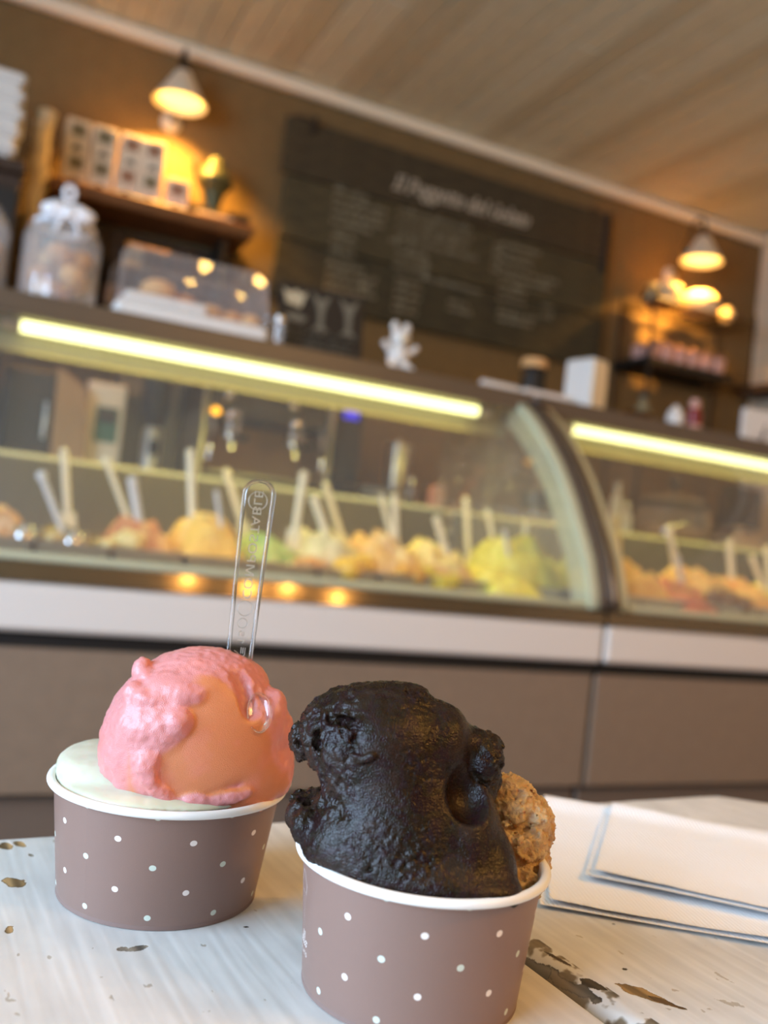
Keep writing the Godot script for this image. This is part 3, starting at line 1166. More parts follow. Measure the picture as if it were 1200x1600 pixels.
# ---------------------------------------------------------------- back bar (behind the cases)
func make_back_bar() -> void:
	var b := thing("back_bar", "long steel topped back counter seen through the display case glass", "counter", Vector3(1.88, 0, -3.27))
	part("body", box(3.6, 0.94, 0.56, 0.004), M.charcoal, b, Vector3(0, 0.47, -0.02))
	part("worktop", box(3.64, 0.04, 0.62, 0.006), M.steel_soft, b, Vector3(0, 0.96, 0))
	for i in 6:
		var d := part("door", box(0.57, 0.8, 0.02, 0.004), M.charcoal, b, Vector3(-1.5 + 0.6 * i, 0.48, 0.272))
		part("handle", bar([Vector3(0.22, 0.3, 0.03), Vector3(0.22, 0.2, 0.03), Vector3(0.22, 0.1, 0.03)], 0.006), M.steel, d)
	var c := thing("tall_cabinet", "tall dark cabinet carrying the stack of white boxes at left", "cabinet", Vector3(-0.3, 0, -3.27))
	part("body", box(0.66, 1.88, 0.6, 0.006), M.wood_dark, c, Vector3(0, 0.94, 0))
	part("cornice", box(0.672, 0.045, 0.63, 0.008), M.wood_dark, c, Vector3(0, 1.9025, 0))
	for s: float in [-1.0, 1.0]:
		var d := part("door", box(0.322, 1.7, 0.02, 0.005), M.black, c, Vector3(s * 0.163, 0.98, 0.31))
		part("handle", bar([Vector3(-s * 0.13, 0.1, 0.03), Vector3(-s * 0.13, 0.0, 0.034), Vector3(-s * 0.13, -0.1, 0.03)], 0.006), M.iron, d)


# ---------------------------------------------------------------- on the back wall
func make_wall_things() -> void:
	# chalkboard of three wide planks
	var cb := thing("chalkboard", "big dark plank chalkboard menu with handwritten columns on the back wall", "chalkboard", Vector3(1.85, 1.84, WALL_Z))
	var rows := [[1.0, 2.655, 2.365, 2.6, "board"], [1.02, 2.685, 2.098, 2.358, "board_b"], [1.01, 2.695, 1.845, 2.09, "board_c"]]
	for r: Array in rows:
		part("plank", box(r[1] - r[0], r[3] - r[2], 0.026, 0.005), M[r[4]], cb, Vector3((r[0] + r[1]) / 2 - 1.85, (r[2] + r[3]) / 2 - 1.84, 0.036))
	for x: float in [1.07, 2.6]:
		part("batten", box(0.07, 0.8, 0.02, 0.003), M.wood_dark, cb, Vector3(x - 1.85, 0.385, 0.012))
	part("hook", box(0.02, 0.07, 0.03, 0.004), M.black, cb, Vector3(1.115 - 1.85, 0.745, 0.05))
	part("edge_strip", box(0.03, 0.3, 0.03, 0.004), M.black, cb, Vector3(2.655 - 1.85, 0.62, 0.045))
	part("title", text_mesh("Il Poggetto del Gelato", 0.09, 0.003, true, 0.70), M.chalk, cb, Vector3(-0.345, 0.605, 0.0505))
	var cols := [[1.235, 2.345, 0.19, 5, 0.036], [1.245, 2.155, 0.13, 3, 0.036], [1.24, 2.03, 0.19, 4, 0.036], [1.54, 2.335, 0.42, 4, 0.042], [1.545, 2.16, 0.17, 3, 0.038], [1.56, 2.035, 0.14, 5, 0.034], [1.69, 2.065, 0.34, 1, 0.034], [1.83, 1.99, 0.12, 2, 0.034], [2.07, 2.315, 0.22, 3, 0.036], [2.08, 2.2, 0.33, 2, 0.036], [2.08, 2.125, 0.18, 3, 0.034], [2.09, 2.0, 0.24, 2, 0.034], [1.42, 2.31, 0.06, 3, 0.036], [1.93 + 0.1, 2.3, 0.05, 4, 0.04], [1.4, 2.0, 0.08, 3, 0.036], [2.33, 2.08, 0.06, 2, 0.05], [1.51, 2.19, 0.05, 1, 0.04]]
	var k := 0
	for c: Array in cols:
		for i: int in c[3]:
			k += 1
			var y: float = c[1] - i * c[4]
			part("chalk_line", scribble(c[2] * (0.8 + 0.2 * rng.randf()), 0.018, k), M.chalk_dim, cb, Vector3(c[0] - 1.85, y - 1.84, 0.0505))
	# the two lamps
	lamp(Vector3(0.541, 2.452, -3.43), Vector2(0.542, 2.443), "left cone shaped wall lamp shining above the shelf of boxes")
	lamp(Vector3(3.066, 2.413, -3.33), Vector2(3.111, 2.417), "right cone shaped wall lamp shining above the black wire rack")
	# the shelf with the boxes
	var sh := thing("wall_shelf", "thick brown wooden wall shelf carrying the small printed boxes", "shelf", Vector3(0.49, 1.985, -3.6))
	part("board", box(0.74, 0.052, 0.255, 0.008), M.wood, sh, Vector3(0, 0.026, 0.13))
	for x: float in [-0.28, 0.28]:
		part("bracket", box(0.03, 0.1, 0.18, 0.004), M.iron, sh, Vector3(x, -0.05, 0.095))
	var lo := thing("wall_shelf", "narrow dark lower wall shelf carrying bottles and the cup stack", "shelf", Vector3(0.47, 1.56, -3.6))
	part("board", box(0.84, 0.04, 0.25, 0.006), M.wood_dark, lo, Vector3(0, 0.02, 0.127))
	for x: float in [-0.3, 0.3]:
		part("bracket", box(0.03, 0.1, 0.18, 0.004), M.iron, lo, Vector3(x, -0.05, 0.095))
	var rack := thing("slat_panel", "dark brown slatted wood panel on the wall between the two shelves", "wall panel", Vector3(0.48, 1.6, -3.6))
	for i in 9:
		part("slat", box(0.075, 0.36, 0.018, 0.004), M.wood_dark, rack, Vector3(-0.34 + 0.085 * i, 0.19, 0.012))
	for i in 7:
		var bo := thing("dark_bottle", ["first dark bottle from the left on the lower wall shelf", "second dark bottle from the left on the lower wall shelf", "third dark bottle from the left on the lower wall shelf", "middle dark bottle on the lower wall shelf", "third dark bottle from the right on the lower wall shelf", "second dark bottle from the right on the lower wall shelf", "last dark bottle on the right of the lower wall shelf"][i], "bottle", Vector3(0.2 + 0.095 * i, 1.60, -3.46), 0.0, "dark bottles on the lower wall shelf")
		part("body", turned([0.0, 0.0, 0.032, 0.0, 0.034, 0.01, 0.034, 0.16, 0.028, 0.19, 0.013, 0.22, 0.012, 0.27, 0.0, 0.27], 20), M[["dark", "black", "wood_dark"][i % 3]], bo)
		part("label", turned([0.0345, 0.05, 0.0348, 0.052, 0.0348, 0.12, 0.0345, 0.122], 20), M[["kraft", "label_olive", "label_brown"][i % 3]], bo)
	# printed boxes: five below, four on top
	var names := ["leftmost printed white box of the upper row on the shelf", "second printed white box of the upper row on the shelf", "third printed white box of the upper row on the shelf", "rightmost printed white box of the upper row on the shelf", "leftmost printed white box of the lower row on the shelf", "second printed white box of the lower row on the shelf", "third printed white box of the lower row on the shelf", "fourth printed white box of the lower row, under the upper right one", "single printed white box standing at the right end of the lower row"]
	for i in 9:
		var row := 1 if i < 4 else 0
		var x: float = [0.195, 0.288, 0.385, 0.468, 0.2, 0.29, 0.382, 0.465, 0.567][i]
		var p := thing("printed_box", names[i], "box", Vector3(x, 2.0372 + row * 0.1185, -3.43), rng.randf_range(-4, 4), "small printed boxes on the wall shelf")
		var narrow := 0.084 if i % 4 < 2 else 0.08
		part("body", box(narrow, 0.118, 0.07, 0.003), M.card, p, Vector3(0, 0.059, 0))
		part("label", box(narrow * 0.58, 0.045, 0.002), M[["label_olive", "label_olive", "label_brown", "label_brown", "label_olive", "label_olive", "label_brown", "label_olive", "label_brown"][i]], p, Vector3(0, 0.078, 0.036))
		var arch := PackedVector2Array()
		for a in 13:
			arch.append(Vector2(cos(PI * a / 12.0) * 0.016, sin(PI * a / 12.0) * 0.02))
		part("arch_print", plate(arch, 0.002), M.charcoal, p, Vector3(0, 0.006, 0.036))
	# ice cream shaped ornament on its stand
	var stand := thing("ornament_stand", "low dark wooden stand under the ice cream ornament", "stand", Vector3(0.725, 2.0372, -3.45))
	part("block", box(0.085, 0.05, 0.1, 0.006), M.dark, stand, Vector3(-0.08, 0.025, 0))
	part("block", box(0.085, 0.05, 0.1, 0.006), M.dark, stand, Vector3(0.085, 0.025, 0))
	part("base", box(0.24, 0.018, 0.1, 0.004), M.dark, stand, Vector3(0, 0.009, 0))
	part("plaque", box(0.14, 0.02, 0.012, 0.003), M.cream, stand, Vector3(-0.01, 0.012, 0.06))
	var orn := thing("ice_cream_ornament", "greenish metal ornament shaped like an ice cream cone on the shelf", "ornament", Vector3(0.71, 2.0552, -3.45))
	part("cone", turned([0.0, 0.0, 0.028, 0.0, 0.03, 0.01, 0.032, 0.07, 0.05, 0.12, 0.056, 0.125, 0.05, 0.13, 0.0, 0.13], 28, 0.03, 14), M.bronze_green, orn)
	var sw := new_st()
	for i in 5:
		var r := 0.068 - 0.010 * i
		tube(sw, ring_pts_at(r * 0.62, 20, 0.145 + 0.02 * i), r * 0.42, -1, 10)
		lump(sw, Vector3(0, 0.145 + 0.02 * i, 0), Vector3(r * 0.7, 0.018, r * 0.7), 0, 0, 1, 14, 8)
	part("swirl", fin(sw), M.bronze_green, orn)
	part("horn", bar([Vector3(-0.045, 0.12, 0.01), Vector3(-0.07, 0.15, 0.01), Vector3(-0.088, 0.185, 0.01), Vector3(-0.082, 0.215, 0.01), Vector3(-0.066, 0.222, 0.01)], 0.011, 0.008), M.iron, orn)
	# white boxes piled on the cabinet
	for i in 5:
		var w := thing("takeaway_box", ["lowest white takeaway box of the pile on the dark cabinet", "second lowest white takeaway box of the pile on the dark cabinet", "middle white takeaway box of the pile on the dark cabinet", "second highest white takeaway box of the pile on the dark cabinet", "topmost white takeaway box of the pile on the dark cabinet"][i], "box", Vector3(-0.135 + rng.randf_range(-0.012, 0.01), 1.9255 + 0.056 * i, -3.1), rng.randf_range(-3, 3), "white takeaway boxes on the cabinet")
		var ws := new_st()
		bx(ws, at(0, 0.0125, 0), Vector3(0.255, 0.025, 0.185), 0.008)
		part("tray", fin(ws), M.white, w)
		ws = new_st()
		bx(ws, at(0, 0.04, 0), Vector3(0.282, 0.03, 0.212), 0.011)
		part("lid", fin(ws), M.white, w)
	for i in 16:
		var c := thing("paper_cup", "%s beige paper cup of the tall nested stack beside the white boxes" % nth(i, 16), "cup", Vector3(0.085 + rng.randf_range(-0.006, 0.006), 1.6 + 0.041 * i, -3.4), 0.0, "nested beige paper cups")
		part("body", turned([0.0, 0.003, 0.026, 0.003, 0.03, 0.05, 0.028, 0.05, 0.024, 0.006, 0.0, 0.006], 20), M.cream, c)
		part("lip", turned([0.03, 0.046, 0.0335, 0.048, 0.0335, 0.052, 0.03, 0.054], 20), M.cream, c)
	# black wire rack on the right
	var wr := thing("wire_rack", "black metal wire rack with three tiers under the right wall lamp", "rack", Vector3(3.12, 1.36, -3.58))
	for x: float in [-0.32, 0.32]:
		for z: float in [0.02, 0.26]:
			part("post", bar([Vector3(x, -0.36, z), Vector3(x, 0.3, z), Vector3(x, 0.86, z)], 0.008), M.iron, wr)
	for y: float in [0.13, 0.5, 0.815]:
		var ts := new_st()
		for z: float in [0.02, 0.26]:
			tube(ts, PackedVector3Array([Vector3(-0.33, y, z), Vector3(0, y, z), Vector3(0.33, y, z)]), 0.007)
		for x: float in [-0.32, 0.32]:
			tube(ts, PackedVector3Array([Vector3(x, y, 0.01), Vector3(x, y, 0.14), Vector3(x, y, 0.27)]), 0.006)
		for i in 9:
			tube(ts, PackedVector3Array([Vector3(-0.28 + 0.07 * i, y, 0.02), Vector3(-0.28 + 0.07 * i, y, 0.14), Vector3(-0.28 + 0.07 * i, y, 0.26)]), 0.003, -1, 6)
		part("tier", fin(ts), M.iron, wr)
	part("board", box(0.56, 0.03, 0.25, 0.004), M.black, wr, Vector3(-0.06, 0.522, 0.14))
	part("hook", bar([Vector3(-0.32, 0.86, 0.26), Vector3(-0.36, 0.87, 0.27), Vector3(-0.40, 0.82, 0.28), Vector3(-0.41, 0.79, 0.28)], 0.012), M.iron, wr)
	var bk := thing("woven_basket", "pale straw basket on the top tier of the wire rack", "basket", Vector3(2.93, 2.183, -3.42))
	var bs := new_st()
	for i in 7:
		tube(bs, ring_pts_at(0.085 + 0.004 * sin(i * 2.0), 24, 0.008 + 0.013 * i), 0.0075, -1, 6)
	part("weave", fin(bs), M.cream, bk)
	part("inner", turned([0.0, 0.004, 0.082, 0.004, 0.082, 0.085, 0.078, 0.085, 0.076, 0.012, 0.0, 0.012], 20), M.kraft, bk)
	var lj := thing("storage_jar", "wide glowing pale jar beside the straw basket on the wire rack", "jar", Vector3(3.16, 2.183, -3.42))
	part("body", turned([0.0, 0.0, 0.085, 0.0, 0.095, 0.015, 0.095, 0.075, 0.07, 0.1, 0.06, 0.1, 0.0, 0.1], 28), M.cream, lj)
	part("lid", turned([0.0, 0.101, 0.068, 0.101, 0.068, 0.112, 0.02, 0.116, 0.016, 0.13, 0.0, 0.132], 24), M.cream, lj)
	var bj := thing("glass_ball", "small round glass ball jar right of the wide jar on the rack", "jar", Vector3(3.345, 2.183, -3.42))
	part("body", turned([0.0, 0.0, 0.02, 0.0, 0.036, 0.02, 0.04, 0.04, 0.034, 0.062, 0.02, 0.072, 0.02, 0.08, 0.0, 0.08], 24), M.cream, bj)
	for i in 12:
		var row := i / 6
		var cu := thing("pink_cup", "%s pale pink cup in the %s row on the middle tier of the rack" % [["first", "second", "third", "fourth", "fifth", "sixth"][i % 6], ["front", "back"][row]], "cup", Vector3(2.86 + 0.082 * (i % 6), 1.8972, -3.37 - 0.1 * row), 0.0, "pale pink cups on the wire rack")
		part("body", turned([0.0, 0.0, 0.026, 0.0, 0.036, 0.03, 0.037, 0.075, 0.034, 0.075, 0.03, 0.01, 0.0, 0.008], 20), M.pink_pale, cu)
		part("lid", turned([0.0, 0.0755, 0.038, 0.0755, 0.038, 0.082, 0.012, 0.092, 0.01, 0.102, 0.0, 0.104], 18), M.label_brown, cu)
	# small brown shelf on the right wall
	var rs := thing("corner_shelf", "short dark red brown shelf on the pale right wall", "shelf", Vector3(3.73, 1.86, -3.3))
	part("board", box(0.2, 0.035, 0.46, 0.005), M.wood_dark, rs, Vector3(-0.1, 0.0175, 0))
	part("bracket", box(0.16, 0.03, 0.03, 0.003), M.iron, rs, Vector3(-0.08, -0.015, 0))


func nth(i: int, n: int) -> String:
	if i == 0:
		return "lowest"
	if i == n - 1:
		return "topmost"
	return ["", "second lowest", "third lowest", "fourth lowest", "fifth lowest", "sixth lowest", "seventh lowest", "eighth lowest", "eighth highest", "seventh highest", "sixth highest", "fifth highest", "fourth highest", "third highest", "second highest", ""][i if i < n - i else 16 - (n - i)]


func ring_pts_at(r: float, n: int, y: float) -> PackedVector3Array:
	return ring_pts(r, n, y)


func lamp(mouth: Vector3, plate_at: Vector2, label: String) -> void:
	var o := thing("wall_lamp", label, "lamp", mouth, 0.0, "cone wall lamps")
	part("shade", turned([0.022, 0.125, 0.03, 0.12, 0.099, 0.002, 0.101, 0.0, 0.097, 0.0, 0.028, 0.114, 0.018, 0.118], 36), M.enamel, o)
	part("neck", turned([0.0, 0.112, 0.022, 0.112, 0.022, 0.15, 0.012, 0.165, 0.0, 0.165], 20), M.iron, o)
	var wall_at := Vector3(plate_at.x - mouth.x, plate_at.y - mouth.y, WALL_Z - mouth.z)
	part("arm", bar([wall_at + Vector3(0, 0, 0.02), wall_at + Vector3(0, 0.02, 0.06), wall_at + Vector3(0, 0.1, 0.075), Vector3(0.0, 0.2, -0.085), Vector3(0, 0.226, -0.05), Vector3(0, 0.22, -0.02), Vector3(0, 0.19, -0.004), Vector3(0, 0.16, 0)], 0.0075), M.iron, o)
	var st := new_st()
	lathe(st, pv([0.0, 0.022, 0.02, 0.02, 0.036, 0.008, 0.04, 0.0, 0.0, 0.0]), 24, Transform3D(Basis(Vector3.RIGHT, PI / 2), Vector3.ZERO))
	part("wall_plate", fin(st), M.enamel, o, wall_at)
	part("bulb", turned([0.0, -0.006, 0.05, 0.0, 0.082, 0.012, 0.078, 0.02, 0.05, 0.06, 0.025, 0.09, 0.0, 0.1], 28), M.lamp_face, o, Vector3(0, 0.004, 0))
	var l := SpotLight3D.new()
	l.name = "wall_lamp_light"
	l.position = mouth + Vector3(0, 0.03, 0)
	l.basis = Basis(Vector3.RIGHT, -PI / 2)
	l.light_color = Color(1.0, 0.72, 0.32)
	l.light_energy = 2.8
	l.spot_angle = 62.0
	l.spot_angle_attenuation = 0.6
	l.light_size = 0.04
	l.spot_range = 10.0
	l.spot_attenuation = 2.0
	l.shadow_enabled = true
	add_child(l, true)


# handwriting too far away to read: a looping chalk stroke
func scribble(w: float, h: float, seed_: int) -> ArrayMesh:
	var r := RandomNumberGenerator.new()
	r.seed = seed_
	var st := new_st()
	var x := 0.0
	while x < w:
		var word := minf(r.randf_range(0.03, 0.07), w - x)
		var pts := PackedVector3Array()
		var n := maxi(int(word / 0.0045), 2)
		for i in n + 1:
			var tall := 1.7 if r.randf() < 0.18 else 1.0
			pts.append(Vector3(x + word * i / n, (0.0 if i % 2 == 0 else h * tall * r.randf_range(0.6, 1.0)), 0))
		tube(st, pts, 0.0026, -1, 4, 0.5)
		x += word + 0.012
	return fin(st)


func text_mesh(s: String, height: float, depth: float, slanted: bool, width := 0.0) -> ArrayMesh:
	var f := SystemFont.new()
	f.font_names = PackedStringArray(["Droid Serif"] if slanted else ["Droid Sans"])
	var tm := TextMesh.new()
	tm.text = s
	tm.font = f
	tm.font_size = 32
	tm.pixel_size = 0.01
	tm.depth = 0.02
	tm.curve_step = 1.5
	tm.horizontal_alignment = HORIZONTAL_ALIGNMENT_LEFT
	tm.vertical_alignment = VERTICAL_ALIGNMENT_CENTER
	var a := tm.get_mesh_arrays()
	var v: PackedVector3Array = a[Mesh.ARRAY_VERTEX]
	var lo := Vector3.ONE * 1e6
	var hi := -lo
	for p in v:
		lo = lo.min(p)
		hi = hi.max(p)
	var k := height / (hi.y - lo.y)
	var kx := k if width <= 0.0 else width / (hi.x - lo.x)
	for i in v.size():
		var p := v[i] - Vector3(lo.x, (lo.y + hi.y) / 2, 0)
		v[i] = Vector3(p.x * kx + (p.y * k * 0.32 if slanted else 0.0), p.y * k, p.z / 0.02 * depth)
	a[Mesh.ARRAY_VERTEX] = v
	var m := ArrayMesh.new()
	m.add_surface_from_arrays(Mesh.PRIMITIVE_TRIANGLES, a)
	return m


# ---------------------------------------------------------------- on top of the display cases
func make_top_things() -> void:
	var y := TOP_Y + 0.0005
	jar(Vector3(0.128, y, -2.27), "tall ribbed glass biscuit jar with a white ribbon bow on its lid", true)
	jar(Vector3(-0.075, y, -2.3), "second glass biscuit jar, cut off by the left edge of the photo", false)
	# acrylic pastry box
	var bx0 := thing("pastry_box", "clear acrylic pastry box on a white tray, right of the ribbon jar", "pastry box", Vector3(0.445, y, -2.3))
	part("tray", box(0.38, 0.045, 0.2, 0.01), M.white, bx0, Vector3(0, 0.0225, 0))
	part("inner_tray", box(0.2, 0.026, 0.17, 0.006), M.white, bx0, Vector3(-0.07, 0.058, 0.005))
	var cov := pv([-0.185, 0.046, -0.185, 0.155, -0.17, 0.175, 0.14, 0.175, 0.17, 0.16, 0.185, 0.046])
	var cs := new_st()
	slab(cs, cov, 0.19)
	part("cover", fin(cs), M.acrylic, bx0)
	for z: float in [-0.095, 0.095]:
		part("cover_edge", bar([Vector3(-0.185, 0.046, z), Vector3(-0.185, 0.155, z), Vector3(-0.17, 0.175, z), Vector3(0.14, 0.175, z), Vector3(0.17, 0.16, z), Vector3(0.185, 0.046, z)], 0.003, -1, 6), M.acrylic, bx0)
	part("hinge_bar", box(0.11, 0.012, 0.03, 0.004), M.brass, bx0, Vector3(-0.125, 0.183, 0.06))
	var buns := [[-0.085, 0.092, 0.03, 0.042, 0.026, "large round bun at the left inside the pastry box", 1], [-0.015, 0.085, 0.0, 0.03, 0.02, "small brown biscuit right of the large bun in the pastry box", 0], [0.04, 0.062, 0.045, 0.03, 0.02, "golden biscuit in the middle of the pastry box", 1], [0.075, 0.06, -0.02, 0.03, 0.02, "brown biscuit behind the golden one in the pastry box", 0], [0.105, 0.061, 0.04, 0.028, 0.018, "brown biscuit second from the right in the pastry box", 0], [0.15, 0.061, 0.05, 0.026, 0.018, "golden biscuit at the right end of the pastry box", 1]]
	for i in buns.size():
		var b: Array = buns[i]
		single("pastry", blob(Vector3(b[3], b[4], b[3]), 0.12, 40.0, i), M.biscuit_pale if b[6] == 1 else M.biscuit, b[5], "pastry", Vector3(0.445 + b[0], y + b[1] + (b[4] - 0.018) * 0.6, -2.3 + b[2]), Vector3.ZERO, "pastries in the acrylic box")
	# small black menu board with sundaes
	var sg := thing("menu_board", "small black sundae menu board leaning on the left case top", "sign", Vector3(0.8, y, -2.27), -3.0)
	var tilt := Transform3D(Basis(Vector3.RIGHT, deg_to_rad(-10)), Vector3(0, 0.0, 0))
	part("board", box(0.24, 0.205, 0.012, 0.003), M.black, sg, tilt * Vector3(0, 0.104, 0), Vector3(-10, 0, 0))
	part("stand", box(0.05, 0.16, 0.008, 0.002), M.black, sg, Vector3(0, 0.079, -0.06), Vector3(18, 0, 0))
	var face := func(called: String, mesh: Mesh, x: float, yy: float) -> void:
		part(called, mesh, M.chalk_low if called != "cup_drawing" else M.chalk_dim, sg, tilt * Vector3(x, yy, 0.0075), Vector3(-10, 0, 0))
	face.call("cup_drawing", plate(pv([-0.032, 0.02, -0.022, -0.02, 0.02, -0.026, 0.034, 0.02, 0.018, 0.012, 0.004, 0.022, -0.012, 0.012]), 0.002), -0.08, 0.165)
	face.call("saucer_drawing", plate(pv([-0.03, 0.008, -0.018, -0.01, 0.02, -0.012, 0.034, 0.004, 0.0, 0.014]), 0.002), -0.075, 0.108)
	for x: float in [-0.005, 0.075]:
		face.call("goblet_drawing", plate(pv([-0.028, 0.05, -0.008, 0.0, -0.006, -0.04, -0.024, -0.056, 0.026, -0.056, 0.008, -0.04, 0.01, 0.0, 0.028, 0.05, 0.0, 0.03]), 0.002), x, 0.14)
	for i in 4:
		face.call("text_line", scribble(0.2 if i < 3 else 0.12, 0.012, 300 + i), -0.1, 0.07 - 0.018 * i)
	var tl := thing("toothpick_jar", "small clear tube standing left of the black sundae board", "holder", Vector3(0.668, y, -2.23))
	part("tube", turned([0.0, 0.0, 0.014, 0.0, 0.015, 0.004, 0.015, 0.07, 0.013, 0.07, 0.013, 0.006, 0.0, 0.006], 16), M.jar_glass, tl)
	part("cap", turned([0.0, 0.071, 0.0165, 0.071, 0.0165, 0.085, 0.0, 0.087], 16), M.steel, tl)
	# white figurine: two ears, arms, legs
	var fg := thing("white_figurine", "small pale white animal figurine sitting between the board and the paper", "figurine", Vector3(1.022, y, -2.25))
	var fs := new_st()
	lump(fs, Vector3(0, 0.05, 0), Vector3(0.03, 0.036, 0.028))
	lump(fs, Vector3(0, 0.1, 0.004), Vector3(0.028, 0.026, 0.026))
	for s: float in [-1.0, 1.0]:
		lump(fs, Vector3(s * 0.018, 0.132, 0), Vector3(0.012, 0.017, 0.009), 0, 0, 1, 12, 8)
		tube(fs, PackedVector3Array([Vector3(s * 0.024, 0.066, 0.004), Vector3(s * 0.04, 0.072, 0.008), Vector3(s * 0.052, 0.086, 0.008)]), 0.011, 0.008)
		tube(fs, PackedVector3Array([Vector3(s * 0.016, 0.034, 0.01), Vector3(s * 0.022, 0.016, 0.026), Vector3(s * 0.023, 0.0115, 0.044)]), 0.0145, 0.0115)
	part("body", fin(fs), M.pink_pale if false else M.white, fg)
	part("muzzle", blob(Vector3(0.011, 0.009, 0.009)), M.cream, fg, Vector3(0, 0.094, 0.028))
	# paper roll and napkins, card box, dark jar
	var ro := thing("paper_roll", "white paper roll lying at the left end of the flat paper pile", "paper roll", Vector3(1.375, y + 0.0225, -2.28), 90.0)
	var rs := new_st()
	lathe(rs, pv([0.006, -0.06, 0.022, -0.06, 0.0225, -0.058, 0.0225, 0.058, 0.022, 0.06, 0.006, 0.06]), 28, Transform3D(Basis(Vector3.RIGHT, PI / 2), Vector3.ZERO))
	part("paper", fin(rs), M.white, ro)
	rs = new_st()
	lathe(rs, pv([0.0045, -0.061, 0.0058, -0.061, 0.0058, 0.061, 0.0045, 0.061]), 16, Transform3D(Basis(Vector3.RIGHT, PI / 2), Vector3.ZERO))
	part("core", fin(rs), M.kraft, ro)
	for i in 5:
		single("paper_sheet_pack", box(0.17, 0.0072, 0.12, 0.002), M.paper_roll, ["lowest flat pack of white paper on the case top", "second pack of white paper from below on the case top", "middle pack of white paper on the case top", "second pack of white paper from above on the case top", "topmost flat pack of white paper on the case top"][i], "paper pack", Vector3(1.53 - 0.001 * i, y + 0.0037 + 0.0074 * i, -2.3), Vector3(0, rng.randf_range(-2, 2), 0), "flat white paper packs on the case top")
	var wb := thing("white_dispenser", "upright white box standing behind the flat paper packs", "dispenser", Vector3(1.675, y, -2.27), 14.0)
	part("body", box(0.075, 0.165, 0.11, 0.008), M.white, wb, Vector3(0, 0.0825, 0))
	part("side_panel", box(0.066, 0.15, 0.004, 0.001), M.cream, wb, Vector3(0.0, 0.083, 0.056))
	var dj := thing("dark_jar", "black jar with a tan lid left of the upright white box", "jar", Vector3(1.575, y, -2.41))
	part("body", turned([0.0, 0.0, 0.036, 0.0, 0.04, 0.01, 0.04, 0.13, 0.034, 0.14, 0.0, 0.14], 24), M.black, dj)
	part("lid", turned([0.0, 0.141, 0.042, 0.141, 0.042, 0.165, 0.036, 0.17, 0.0, 0.17], 24), M.biscuit_pale, dj)
	var br := thing("brass_dish", "shallow shiny brass dish on the right case top", "dish", Vector3(1.872, y, -2.25))
	part("bowl", turned([0.0, 0.0, 0.02, 0.0, 0.045, 0.018, 0.052, 0.03, 0.049, 0.03, 0.04, 0.02, 0.0, 0.006], 32), M.brass, br)
	var gb := thing("grey_bottle", "dull grey green bottle right of the brass dish", "bottle", Vector3(1.95, y, -2.32))
	part("body", turned([0.0, 0.0, 0.026, 0.0, 0.028, 0.006, 0.028, 0.06, 0.014, 0.085, 0.012, 0.1, 0.0, 0.1], 22), M.label_olive, gb)
	part("cap", turned([0.0, 0.1005, 0.014, 0.1005, 0.014, 0.115, 0.0, 0.116], 18), M.charcoal, gb)
	var wp := thing("white_pot", "small round white pot between the grey and the red bottle", "pot", Vector3(2.028, y, -2.25))
	part("body", turned([0.0, 0.0, 0.02, 0.0, 0.029, 0.02, 0.029, 0.045, 0.02, 0.066, 0.012, 0.072, 0.0, 0.072], 24), M.white, wp)
	part("knob", turned([0.0, 0.0725, 0.008, 0.0725, 0.01, 0.08, 0.0, 0.084], 14), M.white, wp)
	var rb := thing("red_bottle", "dark red bottle with a pale pink top on the right case", "bottle", Vector3(2.105, y, -2.25))
	part("body", turned([0.0, 0.03, 0.024, 0.03, 0.026, 0.036, 0.026, 0.07, 0.015, 0.084, 0.0, 0.084], 22), M.red, rb)
	part("foot", turned([0.0, 0.0, 0.028, 0.0, 0.03, 0.006, 0.027, 0.0295, 0.0, 0.0295], 22), M.pink_pale, rb)
	part("cap", turned([0.0, 0.0845, 0.017, 0.0845, 0.019, 0.095, 0.012, 0.114, 0.0, 0.116], 18), M.pink_pale, rb)
	var pb := thing("picture_card", "white card with a black plant drawing at the right edge of the photo", "card", Vector3(2.41, y, -2.25), -6.0)
	part("card", box(0.17, 0.125, 0.016, 0.003), M.white, pb, Vector3(0, 0.0625, 0))
	part("foot", box(0.06, 0.006, 0.07, 0.002), M.white, pb, Vector3(0, 0.003, -0.04))
	var dr := new_st()
	tube(dr, PackedVector3Array([Vector3(0.0, 0.018, 0.0085), Vector3(0.004, 0.05, 0.0085), Vector3(0.014, 0.08, 0.0085)]), 0.006, 0.003, 6, 0.2)
	tube(dr, PackedVector3Array([Vector3(0.0, 0.03, 0.0085), Vector3(-0.02, 0.04, 0.0085), Vector3(-0.034, 0.036, 0.0085)]), 0.004, 0.002, 6, 0.2)
	tube(dr, PackedVector3Array([Vector3(0.002, 0.04, 0.0085), Vector3(0.03, 0.055, 0.0085), Vector3(0.045, 0.05, 0.0085)]), 0.004, 0.002, 6, 0.2)
	part("drawing", fin(dr), M.black, pb)


